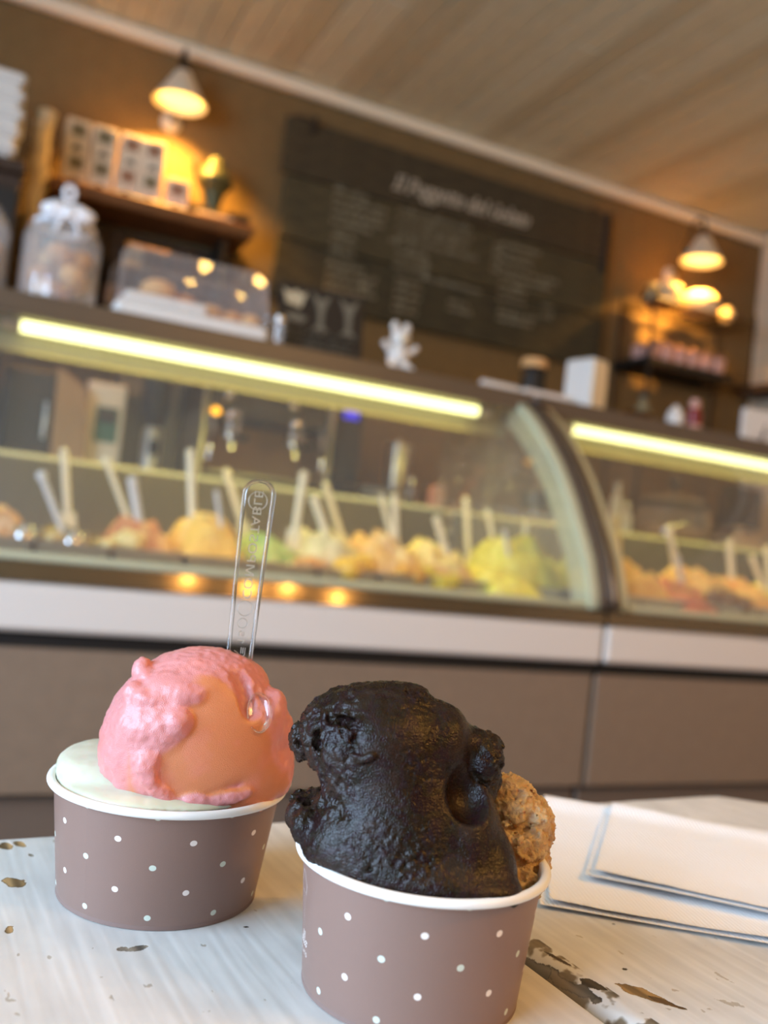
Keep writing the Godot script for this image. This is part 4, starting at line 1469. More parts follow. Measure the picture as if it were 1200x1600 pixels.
func jar(where: Vector3, label: String, bow: bool) -> void:
	var o := thing("biscuit_jar", label, "jar", where, 0.0, "glass biscuit jars")
	part("glass", turned([0.0, 0.0, 0.078, 0.0, 0.086, 0.008, 0.087, 0.16, 0.078, 0.185, 0.066, 0.195, 0.066, 0.2, 0.061, 0.2, 0.061, 0.19, 0.073, 0.18, 0.082, 0.158, 0.081, 0.012, 0.0, 0.008], 96, 0.018, 24), M.jar_glass, o)
	part("lid", turned([0.0, 0.2, 0.068, 0.2, 0.07, 0.205, 0.05, 0.222, 0.02, 0.232, 0.012, 0.24, 0.02, 0.252, 0.02, 0.262, 0.0, 0.272], 32), M.jar_glass, o)
	if bow:
		var st := new_st()
		tube(st, ring_pts(0.0655, 28, 0.196), 0.007, -1, 8)
		for s: float in [-1.0, 1.0]:
			lump(st, Vector3(s * 0.03, 0.212, 0.068), Vector3(0.03, 0.019, 0.013), 0.25, 60.0, 3, 16, 10)
			lump(st, Vector3(s * 0.022, 0.232, 0.03), Vector3(0.026, 0.014, 0.02), 0.25, 60.0, 5, 16, 10)
			tube(st, PackedVector3Array([Vector3(0, 0.205, 0.076), Vector3(s * 0.018, 0.185, 0.088), Vector3(s * 0.026, 0.16, 0.093)]), 0.008, 0.006, 6, 0.6)
		lump(st, Vector3(0, 0.212, 0.072), Vector3(0.018, 0.016, 0.014))
		var q := PackedVector3Array()
		for i in 13:
			var a := TAU * i / 12.0
			q.append(Vector3(0.012 * sin(a), 0.255 + 0.018 * (1.0 - cos(a)), 0.02))
		tube(st, q, 0.006, -1, 6)
		part("ribbon_bow", fin(st), M.ribbon, o)
	for i in 9:
		var a := i * 2.4
		var r := 0.042 if i > 0 else 0.0
		var b := single("biscuit", blob(Vector3(0.031, 0.024, 0.029), 0.2, 40.0, 20 + i), M.biscuit if i % 2 == 0 else M.biscuit_pale, "%s biscuit of the %s layer in the %s" % [["middle", "left front", "right back", "right front", "left", "front", "right", "left back", "back"][i], ["bottom", "middle", "top"][i / 3], "ribbed jar with the ribbon bow" if bow else "jar cut off by the left edge"], "biscuit", where + Vector3(cos(a) * r, 0.036 + 0.042 * (i / 3), sin(a) * r), Vector3(rng.randf() * 40, rng.randf() * 360, 0), "biscuits in the ribbon jar" if bow else "biscuits in the left jar")
		b.scale = Vector3.ONE


# ---------------------------------------------------------------- on the back bar
func make_back_bar_things() -> void:
	var y := 0.9805
	var em := thing("espresso_machine", "chrome espresso machine with two brewing heads seen through the left case", "coffee machine", Vector3(0.905, y, -3.2))
	part("body", box(0.48, 0.12, 0.4, 0.012), M.charcoal, em, Vector3(0, 0.34, -0.02))
	part("back", box(0.48, 0.2, 0.14, 0.008), M.kraft, em, Vector3(0, 0.18, -0.15))
	part("base", box(0.48, 0.07, 0.42, 0.01), M.charcoal, em, Vector3(0, 0.045, 0))
	part("drip_tray", box(0.4, 0.012, 0.22, 0.003), M.steel, em, Vector3(0, 0.086, 0.08))
	part("top_rail", bar([Vector3(-0.23, 0.43, -0.18), Vector3(-0.23, 0.43, 0.16), Vector3(0.23, 0.43, 0.16), Vector3(0.23, 0.43, -0.18)], 0.006), M.chrome, em)
	for x: float in [-0.23, 0.23]:
		part("side_panel", box(0.02, 0.4, 0.42, 0.006), M.steel, em, Vector3(x, 0.22, 0))
		part("foot", turned([0.0, 0.0, 0.02, 0.0, 0.016, 0.012, 0.0, 0.012], 16), M.black, em, Vector3(x * 0.85, 0, 0.15))
	for x: float in [-0.12, 0.11]:
		var h := part("brewing_head", turned([0.0, -0.06, 0.036, -0.06, 0.038, -0.04, 0.03, -0.02, 0.034, 0.0, 0.03, 0.03, 0.0, 0.04], 28), M.chrome, em, Vector3(x, 0.27, 0.16))
		part("handle", bar([Vector3(0, -0.05, 0.03), Vector3(0, -0.056, 0.1), Vector3(0, -0.07, 0.17)], 0.012, 0.014), M.black, h)
		part("spout", bar([Vector3(0, -0.06, 0.02), Vector3(0, -0.085, 0.02), Vector3(0, -0.1, 0.02)], 0.008), M.chrome, h)
		part("knob", blob(Vector3(0.022, 0.022, 0.022)), M.chrome, em, Vector3(x - 0.03, 0.345, 0.2))
	for x: float in [-0.2, 0.2]:
		part("steam_wand", bar([Vector3(x, 0.3, 0.18), Vector3(x, 0.2, 0.22), Vector3(x * 1.02, 0.12, 0.21)], 0.006), M.chrome, em)
	part("indicator_light", blob(Vector3(0.016, 0.014, 0.008)), M.indicator_light, em, Vector3(-0.19, 0.29, 0.192))
	for i in 6:
		single("espresso_cup", turned([0.0, 0.0, 0.018, 0.0, 0.026, 0.02, 0.03, 0.05, 0.027, 0.05, 0.02, 0.008, 0.0, 0.006], 20), M.white, "%s small white cup on top of the espresso machine" % ["leftmost", "second", "third", "fourth", "fifth", "rightmost"][i], "cup", Vector3(0.72 + 0.075 * i, y + 0.4008, -3.22), Vector3.ZERO, "cups on the espresso machine")
	var gr := thing("coffee_grinder", "coffee grinder with a dark hopper left of the espresso machine", "grinder", Vector3(0.53, y, -3.1))
	part("base", box(0.09, 0.03, 0.13, 0.008), M.charcoal, gr, Vector3(0, 0.015, 0))
	part("body", turned([0.0, 0.03, 0.034, 0.03, 0.034, 0.19, 0.028, 0.21, 0.0, 0.21], 24), M.steel_soft, gr)
	part("hopper", turned([0.0, 0.211, 0.026, 0.211, 0.046, 0.27, 0.05, 0.34, 0.05, 0.37, 0.0, 0.375], 28), M.black, gr)
	part("chute", box(0.03, 0.05, 0.05, 0.006), M.black, gr, Vector3(0, 0.14, 0.05))
	var ib := thing("steel_box", "plain steel appliance box behind the coffee grinder", "appliance", Vector3(0.55, y, -3.4))
	part("body", box(0.25, 0.4, 0.2, 0.008), M.deck_steel, ib, Vector3(0, 0.2, 0))
	part("door", box(0.2, 0.3, 0.012, 0.004), M.deck_steel, ib, Vector3(0, 0.22, 0.106))
	var kb := thing("kraft_bag", "brown kraft paper bag leaning at the left of the printed carton", "bag", Vector3(0.268, y, -3.14))
	var ks := new_st()
	slab(ks, pv([-0.05, 0.0, 0.055, 0.0, 0.05, 0.18, 0.03, 0.3, -0.06, 0.36, -0.058, 0.16]), 0.09)
	part("bag", fin(ks), M.kraft, kb)
	part("fold", box(0.09, 0.012, 0.096, 0.003), M.kraft, kb, Vector3(-0.014, 0.325, 0), Vector3(0, 0, -33))
	var ct := thing("printed_carton", "pale carton with a green printed label on the back counter", "carton", Vector3(0.375, y, -3.2))
	part("body", box(0.125, 0.34, 0.1, 0.004), M.card, ct, Vector3(0, 0.17, 0))
	part("label", box(0.075, 0.12, 0.002), M.green_print, ct, Vector3(0.008, 0.2, 0.051))
	part("picture", box(0.06, 0.05, 0.002), M.charcoal, ct, Vector3(0.008, 0.23, 0.0525))
	var fr := thing("small_fridge", "dark small fridge at the left end of the back counter", "fridge", Vector3(0.135, y, -3.3))
	part("body", box(0.15, 0.345, 0.36, 0.006), M.black, fr, Vector3(0, 0.1725, 0))
	part("door", box(0.14, 0.33, 0.015, 0.004), M.dark, fr, Vector3(0, 0.172, 0.188))
	part("handle", bar([Vector3(0.05, 0.12, 0.2), Vector3(0.05, 0.18, 0.206), Vector3(0.05, 0.24, 0.2)], 0.005), M.steel, fr)
	var bw := thing("mixing_bowl", "pale bluish bowl in front of the dark small fridge", "bowl", Vector3(0.15, y, -3.02))
	part("bowl", turned([0.0, 0.0, 0.03, 0.0, 0.05, 0.02, 0.062, 0.055, 0.059, 0.055, 0.046, 0.022, 0.0, 0.006], 28), M.steel, bw)
	var ps := thing("cash_display", "black till column with a small blue lit display", "till", Vector3(1.228, y, -3.12))
	part("column", box(0.115, 0.4, 0.1, 0.008), M.black, ps, Vector3(0, 0.2, 0))
	part("display_screen", box(0.06, 0.035, 0.006, 0.002), M.display_blue, ps, Vector3(0.005, 0.365, 0.052))
	part("keypad", box(0.09, 0.012, 0.08, 0.003), M.charcoal, ps, Vector3(0, 0.1, 0.09), Vector3(25, 0, 0))
	for i in 8:
		single("white_plate", turned([0.0, 0.0, 0.06, 0.0, 0.1, 0.01, 0.102, 0.013, 0.06, 0.006, 0.0, 0.005], 30), M.white, "%s white plate of the low pile right of the till column" % nth(i, 8), "plate", Vector3(1.39 + rng.randf_range(-0.003, 0.003), y + 0.0135 * i, -3.1), Vector3.ZERO, "white plates piled on the back counter")
	var cn := thing("steel_canister", "tall pale steel canister right of the white plates", "canister", Vector3(1.55, y, -3.3))
	part("body", turned([0.0, 0.0, 0.05, 0.0, 0.052, 0.005, 0.052, 0.29, 0.0, 0.29], 28), M.steel, cn)
	part("lid", turned([0.0, 0.2905, 0.054, 0.2905, 0.054, 0.31, 0.01, 0.315, 0.008, 0.33, 0.0, 0.33], 28), M.steel, cn)
	var sb := thing("clear_bottle", "small bright bottle standing in front of the steel canister", "bottle", Vector3(1.515, y, -3.08))
	part("body", turned([0.0, 0.0, 0.022, 0.0, 0.024, 0.01, 0.024, 0.1, 0.01, 0.13, 0.01, 0.15, 0.0, 0.15], 20), M.chrome, sb)
	part("cap", turned([0.0, 0.1505, 0.012, 0.1505, 0.012, 0.165, 0.0, 0.166], 16), M.steel, sb)
	single("pink_carton", box(0.05, 0.15, 0.05, 0.004), M.pink_pale, "narrow dull pink carton between the canister and the wafer cones", "carton", Vector3(1.64, y + 0.075, -3.1))
	var k := 0
	for row in 5:
		for c in 6 - row:
			k += 1
			var cone := thing("wafer_cone", "brown wafer cone in the %s row of the heap, %s from the left" % [["bottom", "second", "third", "fourth", "top"][row], ["first", "second", "third", "fourth", "fifth", "sixth"][c]], "wafer cone", Vector3(1.70 + 0.06 * c + 0.03 * row, y + 0.0285 + 0.05 * row, -3.02), 0.0, "brown wafer cones heaped on the back counter")
			var s := new_st()
			lathe(s, pv([0.004, -0.13, 0.028, 0.0, 0.026, 0.0, 0.002, -0.125]), 16, Transform3D(Basis(Vector3.RIGHT, PI / 2), Vector3.ZERO))
			part("cone", fin(s), M.terracotta if k % 2 == 0 else M.kraft, cone)
			s = new_st()
			lathe(s, pv([0.0265, -0.002, 0.0292, -0.002, 0.0292, 0.003, 0.0265, 0.003]), 16, Transform3D(Basis(Vector3.RIGHT, PI / 2), Vector3.ZERO))
			part("edge", fin(s), M.terracotta, cone)
	var db := thing("dark_bowl", "dark bowl with white plates under it, right of the wafer cones", "bowl", Vector3(2.15, y + 0.1, -3.15))
	part("bowl", turned([0.0, 0.0, 0.04, 0.0, 0.07, 0.03, 0.085, 0.085, 0.08, 0.085, 0.066, 0.034, 0.0, 0.008], 28), M.black, db)
	for i in 6:
		single("white_saucer", turned([0.0, 0.0, 0.05, 0.0, 0.09, 0.012, 0.092, 0.016, 0.05, 0.007, 0.0, 0.006], 28), M.white, "%s white saucer of the pile under the dark bowl" % nth(i, 6), "saucer", Vector3(2.15, y + 0.0162 * i, -3.15), Vector3.ZERO, "white saucers under the dark bowl")
	for i in 2:
		var wc := thing("reflection_bottle", ["tall bottle painted white for a window reflection, left of the two beside the cake stand", "shorter bottle painted white for a window reflection, right of the two beside the cake stand"][i], "bottle", Vector3(2.5 + 0.06 * i, y, -3.08), 0.0, "bottles in reflection white beside the cake stand")
		var hh := 0.26 - 0.08 * i
		part("body", turned([0.0, 0.0, 0.024, 0.0, 0.026, 0.006, 0.026, hh * 0.75, 0.012, hh * 0.9, 0.012, hh, 0.0, hh], 20), M.white, wc)  # plain white body stands in for a window reflection on glass
		part("cap", turned([0.0, hh + 0.0005, 0.014, hh + 0.0005, 0.014, hh + 0.016, 0.0, hh + 0.017], 16), M.steel, wc)
	var ck := thing("cake_stand", "glass domed cake stand seen through the right display case", "cake stand", Vector3(2.86, y, -3.13))
	part("foot", turned([0.0, 0.0, 0.1, 0.0, 0.1, 0.008, 0.03, 0.02, 0.025, 0.05, 0.18, 0.062, 0.185, 0.07, 0.18, 0.074, 0.0, 0.07], 40), M.charcoal, ck)
	part("dome", turned([0.168, 0.076, 0.17, 0.16, 0.16, 0.215, 0.13, 0.25, 0.02, 0.275, 0.0, 0.276], 40), M.jar_glass, ck)
	part("dome_band", turned([0.16, 0.205, 0.168, 0.205, 0.164, 0.228, 0.156, 0.228], 40), M.charcoal, ck)
	part("knob", turned([0.0, 0.277, 0.016, 0.277, 0.014, 0.3, 0.034, 0.315, 0.036, 0.34, 0.0, 0.352], 24), M.charcoal, ck)
	single("layer_cake", turned([0.0, 0.0, 0.13, 0.0, 0.135, 0.01, 0.13, 0.05, 0.0, 0.055], 36), M.kraft, "low brown cake under the glass dome", "cake", Vector3(2.86, y + 0.0745, -3.13))
	var rg := thing("dark_monitor", "dark monitor on a pale foot at the right end of the counter", "monitor", Vector3(3.34, y, -3.2))
	part("screen", box(0.26, 0.19, 0.03, 0.006), M.black, rg, Vector3(0, 0.265, 0))
	part("foot", box(0.2, 0.12, 0.12, 0.008), M.steel_soft, rg, Vector3(0, 0.06, 0))
	part("neck", box(0.05, 0.06, 0.03, 0.004), M.steel_soft, rg, Vector3(0, 0.145, 0))
	# warm bulbs hanging over the guests' side; they mirror in the steel ledge
	var spots := [[1.08, 2.38, 0.82], [1.43, 2.38, 0.87], [1.64, 2.38, 0.82], [1.97, 2.38, 0.9]]
	for i in spots.size():
		var s: Array = spots[i]
		var at_ := Vector3(s[0], s[1], s[2])
		var pl := thing("pendant_lamp", "bare warm bulb hanging over the tables, %s of the row" % ["first", "second", "third", "fourth"][i], "lamp", at_, 0.0, "pendant bulbs over the tables")
		part("bulb", blob(Vector3(0.028, 0.034, 0.028)), M.bulb, pl)
		part("socket", turned([0.0, 0.03, 0.016, 0.03, 0.018, 0.06, 0.01, 0.075, 0.0, 0.075], 16), M.iron, pl)
		part("cord", bar([Vector3(0, 0.07, 0), Vector3(0, (2.77 - s[1]) / 2, 0), Vector3(0, 2.77 - s[1], 0)], 0.003, -1, 6), M.black, pl)
		omni("pendant_lamp_light", at_, Color(1.0, 0.7, 0.34), 0.38, 0.026)


# ---------------------------------------------------------------- the two cups and what is in them
func rub(img: PackedByteArray, w: int, h: int, x: float, y: float, r: float, c: Array) -> void:
	for j in range(int(y - r) - 1, int(y + r) + 2):
		if j < 0 or j >= h:
			continue
		for i in range(int(x - r) - 1, int(x + r) + 2):
			var d := Vector2(i + 0.5 - x, j + 0.5 - y).length()
			var k := clampf(r + 0.5 - d, 0.0, 1.0)
			if k > 0.0:
				var o := (j * w + posmod(i, w)) * 3
				for e in 3:
					img[o + e] = int(lerpf(img[o + e], c[e], k))


# print of the cup: dots in a staggered grid and, at one place, the logo. Columns run against the reading direction, rows upwards.
func cup_print(round_mm: float, tall_mm: float) -> ImageTexture:
	var w := 2048
	var h := 384
	var kx := w / round_mm
	var ky := h / tall_mm
	var d := PackedByteArray()
	d.resize(w * h * 3)
	var base := [134, 106, 94]
	var n := FastNoiseLite.new()
	n.frequency = 0.3
	for j in h:
		for i in w:
			var g := 1.0 + 0.035 * n.get_noise_2d(i, j)
			var o := (j * w + i) * 3
			for e in 3:
				d[o + e] = int(base[e] * g)
	var cols := 10
	for row in 5:
		for c in cols:
			var x := (c + (0.5 if row % 2 == 1 else 0.0)) * w / cols
			var y := h * (0.075 + 0.228 * row)
			if absf(x / w - LOGO_U) < 0.045 or absf(x / w - LOGO_U - 1.0) < 0.045:
				continue
			rub(d, w, h, x, y, 1.3 * kx, [206, 214, 198] if row % 2 == 0 else [238, 226, 216])
	var ink := [232, 222, 214]
	var put := func(strokes: Array, mm_x: float, mm_y: float, k: float, r: float) -> void:
		for s: Array in strokes:
			for i in s.size() / 2 - 1:
				var a := Vector2(s[i * 2], s[i * 2 + 1])
				var b := Vector2(s[i * 2 + 2], s[i * 2 + 3])
				for q in 14:
					var p := a.lerp(b, q / 13.0) * k + Vector2(mm_x, mm_y)
					rub(d, w, h, LOGO_U * w - p.x * kx, p.y * ky, r * kx, ink)
	# script letters i e l l o, then GELATO under them, and the drawn cone above
	var i_ := [[0, 0.3, 0.3, 1, 0.3, 0.2, 0.5, 0, 0.8, 0.3], [0.36, 1.45, 0.4, 1.5]]
	var e_ := [[0, 0.3, 0.55, 0.6, 0.5, 0.98, 0.22, 0.95, 0.08, 0.4, 0.3, 0.0, 0.75, 0.3]]
	var l_ := [[0, 0.3, 0.5, 1.5, 0.5, 2.1, 0.3, 2.1, 0.18, 1.2, 0.25, 0.1, 0.45, 0, 0.75, 0.3]]
	var o_ := [[0.5, 0.98, 0.15, 0.8, 0.1, 0.3, 0.4, 0, 0.72, 0.3, 0.7, 0.8, 0.45, 1.0, 0.6, 0.75, 1.0, 0.85]]
	var x := -6.4
	for g: Array in [i_, e_, l_, l_, o_]:
		put.call(g, x, 13.0, 2.3, 0.16)
		x += 1.75
	var caps := [[[0.8, 0.85, 0.5, 1, 0.15, 0.8, 0.05, 0.4, 0.3, 0.02, 0.8, 0.1, 0.8, 0.45, 0.5, 0.45]], [[0.8, 1, 0.1, 1, 0.1, 0, 0.8, 0], [0.1, 0.5, 0.7, 0.5]], [[0.1, 1, 0.1, 0, 0.75, 0]], [[0, 0, 0.45, 1, 0.9, 0], [0.2, 0.35, 0.7, 0.35]], [[0, 1, 0.9, 1], [0.45, 1, 0.45, 0]], [[0.45, 1, 0.1, 0.75, 0.1, 0.25, 0.45, 0, 0.8, 0.25, 0.8, 0.75, 0.45, 1]]]
	x = -7.6
	for g: Array in caps:
		put.call(g, x, 9.6, 1.5, 0.11)
		x += 1.72
	put.call([[-3, 12, 0, 0, 3, 12], [-1.5, 12, 0.6, 3], [1.5, 12, -0.6, 3], [-3.4, 12, 3.4, 12], [-3.2, 12.5, -3.8, 15, -2, 17.2, -1, 19.5, 1.4, 19, 2, 17, 3.8, 15, 3.2, 12.5]], -2.0, 19.5, 1.0, 0.13)
	return ImageTexture.create_from_image(Image.create_from_data(w, h, false, Image.FORMAT_RGB8, d))


const LOGO_U := 0.452


func paper_cup(label: String, where: Vector3, turn: float, r_top: float, r_base: float, tall: float) -> Node3D:
	var o := thing("gelato_cup", label, "cup", where, turn)
	var st := new_st()
	lathe(st, pv([r_base, 0.0015, r_top - 0.0022, tall - 0.0022]), 96, Transform3D(), true)
	part("wall", fin(st), M.cup_paper, o)
	part("foot", turned([0.0, 0.004, r_base - 0.0025, 0.004, r_base - 0.002, 0.0, r_base, 0.0, r_base, 0.0016], 96), M.cup_plain, o)
	var lip: Array = []
	for i in 17:
		var a := -PI * 0.72 + TAU * 0.86 * i / 16.0
		lip.append_array([r_top - 0.0012 + 0.0017 * cos(a), tall - 0.0014 + 0.0015 * sin(a)])
	part("lip", turned(lip, 96), M.cup_white, o)
	part("inner", turned([r_top - 0.0026, tall - 0.001, r_base - 0.001, 0.006, 0.0, 0.006], 96), M.cup_white, o)
	return o


func make_cups() -> void:
	var cp := mat("cup_paper", Color.WHITE, 0.42)
	cp.albedo_texture = cup_print(264.0, 45.0)
	mat("cup_plain", rgb(130, 104, 94), 0.6)
	mat("cup_white", rgb(240, 238, 232), 0.4)
	paper_cup("left taupe paper cup with white dots holding strawberry and pale gelato", Vector3(0.0843, 0.7502, -0.3579), SITTER_TURN - 118.0, 0.046, 0.0385, 0.0442)
	paper_cup("right taupe paper cup with white dots and logo, holding dark chocolate", Vector3(0.1513, 0.7502, -0.2676), SITTER_TURN, 0.0425, 0.0362, 0.0447)
	# soft bodies in millimetres from the rim centres
	var n := FastNoiseLite.new()
	n.seed = 11
	n.frequency = 0.16
	n.fractal_octaves = 4
	var n2 := FastNoiseLite.new()
	n2.seed = 23
	n2.frequency = 0.05
	n2.fractal_octaves = 3
	var pit := FastNoiseLite.new()
	pit.seed = 31
	pit.noise_type = FastNoiseLite.TYPE_CELLULAR
	pit.frequency = 0.28
	pit.cellular_jitter = 1.0
	var speck := FastNoiseLite.new()
	speck.seed = 5
	speck.noise_type = FastNoiseLite.TYPE_CELLULAR
	speck.frequency = 0.11
	var frosty := NoiseTexture2D.new()
	frosty = noise_tex(0.12, Color(0.2, 0.2, 0.2), Color(1, 1, 1), 3, 256, 6)
	# strawberry
	var pa: Array = [[0,7.9,20.3,8.7,32.8,29.8,31,4],[0,-3.8,11.2,14.4,21,21,20,6],[0,12.3,40.3,4.3,22,11.5,18,8],[0,31.1,17.2,6.6,13.5,19.5,20,6],[0,35.4,7.8,8.3,12.5,12,16,5],[0,1.5,1,24.1,14,9,12,6],[0,19.9,-2.3,18,20,6,16,5],[2,2.7,15.5,-26.3,62,62,62,1],[0,1.9,35.6,23.4,13,9,10,2.5],[0,3.3,27.5,25.9,12.1,11,11,1.6],[0,1.7,24.2,27.8,10,10,10,2.5],[0,-2.3,14.2,27.9,9,9,9,3],[0,-5.2,25,24.8,11,11,11,5],[0,6.8,37.6,25.7,10.4,6.4,8,1.4],[0,6.9,28.7,32.3,6,6,6,1.2],[0,-0.9,8,28.7,8,8,8,3],[0,12,40.6,20.7,10.4,5.6,8,2],[0,-12,43.1,17.4,4,5,4.2,1.5],[0,-8.8,40.6,21.3,3.6,3.6,3.6,2],[0,-11.8,35.8,26.7,4,4.8,4,1.6],[0,-7.7,35.8,30.1,3.4,3.4,3.4,1.6],[0,-2.5,35.5,31.4,4.8,2.1,3,2],[1,25.5,46.8,19.8,2.4,3.4,3,3],[1,26.8,43.7,20.7,2.4,3.4,3,3],[1,28.3,40.6,22,2.4,3.4,3,3],[1,29.8,37.6,23.1,2.4,3.4,3,3],[1,31.8,34.7,24.4,2.4,3.4,3,3],[1,34.6,35.1,37.2,6,11,4,5],[0,39.4,30,11,4.5,10,7,6],[0,43.7,19.6,6.7,3.5,11,7,3],[0,44.6,8.9,8.3,4,9,8,3],[0,-1.2,15.7,37,2.46,1.45,1.45,2.6],[0,-1.4,14,37,2.98,1.76,1.76,2.6],[0,-1.6,12.3,37.1,3,1.76,1.76,2.6],[0,-1,10.4,37,2.49,1.47,1.47,2.6],[0,-0.3,8.5,37,1.93,1.13,1.13,2.6],[0,1,6.8,36.5,1.92,1.13,1.13,2.6],[0,2.4,5.1,35.9,2.48,1.46,1.46,2.6],[0,4,3.5,35,2.99,1.76,1.76,2.6],[0,5.5,2,34.1,2.99,1.76,1.76,2.6],[0,7.3,1.1,33.7,2.48,1.46,1.46,2.6],[0,9.1,0.1,33.3,1.92,1.13,1.13,2.6],[0,11.1,0.3,33.1,1.93,1.13,1.13,2.6],[0,13.1,0.6,32.9,2.49,1.46,1.46,2.6],[0,14.9,1.3,32.6,2.99,1.76,1.76,2.6],[0,16.6,2,32.4,2.99,1.76,1.76,2.6],[0,18.4,1.6,31.9,2.47,1.45,1.45,2.6],[0,20.2,1.2,31.3,1.92,1.13,1.13,2.6],[0,22.1,1.5,30.6,1.93,1.14,1.14,2.6],[0,24.1,1.9,30,2.5,1.47,1.47,2.6],[0,26,2.5,28.9,3,1.76,1.76,2.6],[0,27.8,3.2,27.9,2.98,1.75,1.75,2.6],[0,29.8,3.5,26.9,2.46,1.45,1.45,2.6],[0,31.7,3.7,25.8,1.91,1.13,1.13,2.6],[0,33.4,4.7,25.4,1.94,1.14,1.14,2.6]]
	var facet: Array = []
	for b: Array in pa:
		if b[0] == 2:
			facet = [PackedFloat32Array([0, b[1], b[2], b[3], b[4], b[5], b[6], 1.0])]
	var m := soft(mat("strawberry_ice", Color.WHITE, 0.42), 0.14)
	m.heightmap_enabled = true
	m.heightmap_texture = frosty
	m.heightmap_scale = 0.022
	m.uv1_triplanar = true
	m.uv1_scale = Vector3(70, 70, 70)
	m.clearcoat_enabled = true
	m.clearcoat = 0.25
	m.clearcoat_roughness = 0.3
	var pink_extra := func(p: Vector3) -> float:
		var f := field(p, facet)
		var k := maxf(clampf((absf(f) - 0.2) / 1.2, 0.0, 1.0), 0.8 - 0.8 * smoothstep(-10.0, -6.0, p.x))
		return k * (0.42 * n.get_noise_3dv(p * 1.6) + 0.5 * n2.get_noise_3dv(p * 2.0)) + 0.12 * n2.get_noise_3dv(p)
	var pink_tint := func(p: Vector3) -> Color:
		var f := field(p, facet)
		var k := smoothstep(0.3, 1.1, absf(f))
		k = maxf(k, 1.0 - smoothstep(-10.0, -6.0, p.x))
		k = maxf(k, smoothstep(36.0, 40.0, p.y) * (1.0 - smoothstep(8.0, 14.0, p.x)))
		var c := Color(0.62, 0.21, 0.085).lerp(Color(0.66, 0.25, 0.235), k)  # facet colour: melted and more saturated, plus warm lamp light painted in orange
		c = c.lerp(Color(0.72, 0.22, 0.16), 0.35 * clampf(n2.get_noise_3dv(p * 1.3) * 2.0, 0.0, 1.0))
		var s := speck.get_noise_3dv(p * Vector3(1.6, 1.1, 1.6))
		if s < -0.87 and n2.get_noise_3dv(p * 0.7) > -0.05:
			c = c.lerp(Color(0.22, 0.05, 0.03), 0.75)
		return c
	var where_a := Vector3(0.0843, 0.7502, -0.3579) + Vector3(0, 0.0442, 0)
	var where_b := Vector3(0.1513, 0.7502, -0.2676) + Vector3(0, 0.0447, 0)
	var turn := Vector3(0, SITTER_TURN, 0)
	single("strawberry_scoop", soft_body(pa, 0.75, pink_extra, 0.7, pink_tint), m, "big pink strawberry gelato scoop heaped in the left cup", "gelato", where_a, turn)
	# pale gelato below it
	var my := soft(mat("pale_ice", Color.WHITE, 0.3), 0.3)
	var pale_tint := func(p: Vector3) -> Color:
		var s := speck.get_noise_3dv(p * Vector3(0.9, 0.6, 0.9) + Vector3(40, 0, 0))
		return Color(0.32, 0.34, 0.22) if s < -0.94 else Color(0.66, 0.61, 0.45)
	var pale_extra := func(p: Vector3) -> float:
		return 0.5 * n2.get_noise_3dv(p * 1.4)
	single("pale_gelato", soft_body([[0,-1.7,-0.7,2,40,5,40,3],[0,-26.6,3.9,0.2,17,6,22,6],[0,-22,2.3,18.1,12,5,9,4],[0,-14.6,1,22.1,8,4.6,7,3],[0,-29.3,0.9,14.1,7,4.4,7,3],[0,43.3,2.8,2.1,5,3.2,10,3]], 1.0, pale_extra, 0.6, pale_tint), my, "pale white green gelato lying under the pink scoop in the left cup", "gelato", where_a, turn)
	# chocolate
	var mc := mat("chocolate_ice", Color.WHITE, 0.3)
	mc.vertex_color_use_as_albedo = true
	mc.heightmap_enabled = true
	mc.heightmap_texture = noise_tex(0.07, Color(0, 0, 0), Color(1, 1, 1), 4, 256, 14)
	mc.heightmap_scale = 0.022
	mc.uv1_triplanar = true
	mc.uv1_scale = Vector3(75, 75, 75)
	mc.roughness_texture = noise_tex(0.02, Color(0.35, 0.35, 0.35), Color(1, 1, 1), 3, 256, 17)
	mc.roughness = 0.38
	mc.metallic_specular = 0.34
	var choc_extra := func(p: Vector3) -> float:
		var crumb := maxf(smoothstep(10.0, 17.0, p.x) * smoothstep(22.0, 29.0, p.y), (1.0 - smoothstep(-29.0, -22.0, p.x)) * smoothstep(10.0, 16.0, p.y))
		crumb = maxf(crumb, 0.55 * smoothstep(44.0, 52.0, p.y))
		var dry := smoothstep(-0.15, 0.3, n2.get_noise_3dv(p * 0.8 + Vector3(0, 30, 0))) * smoothstep(-6.0, 4.0, p.y) * (1.0 - smoothstep(-4.0, 8.0, p.x))
		return (0.1 + 0.4 * dry) * n.get_noise_3dv(p * 2.4) + (0.06 + 0.26 * dry) * n.get_noise_3dv(p * 6.0) - 0.5 * dry * smoothstep(0.45, 0.9, n.get_noise_3dv(p * Vector3(2.0, 3.4, 2.0) + Vector3(9, 0, 0)) * 2.0) + crumb * (1.5 * (0.35 + pit.get_noise_3dv(p)) + 1.1 * n.get_noise_3dv(p * 1.3))
	var choc_tint := func(p: Vector3) -> Color:
		var k := clampf(0.5 + n2.get_noise_3dv(p * 1.6), 0.0, 1.0)
		return Color(0.012, 0.0066, 0.0052).lerp(Color(0.026, 0.0145, 0.011), k)
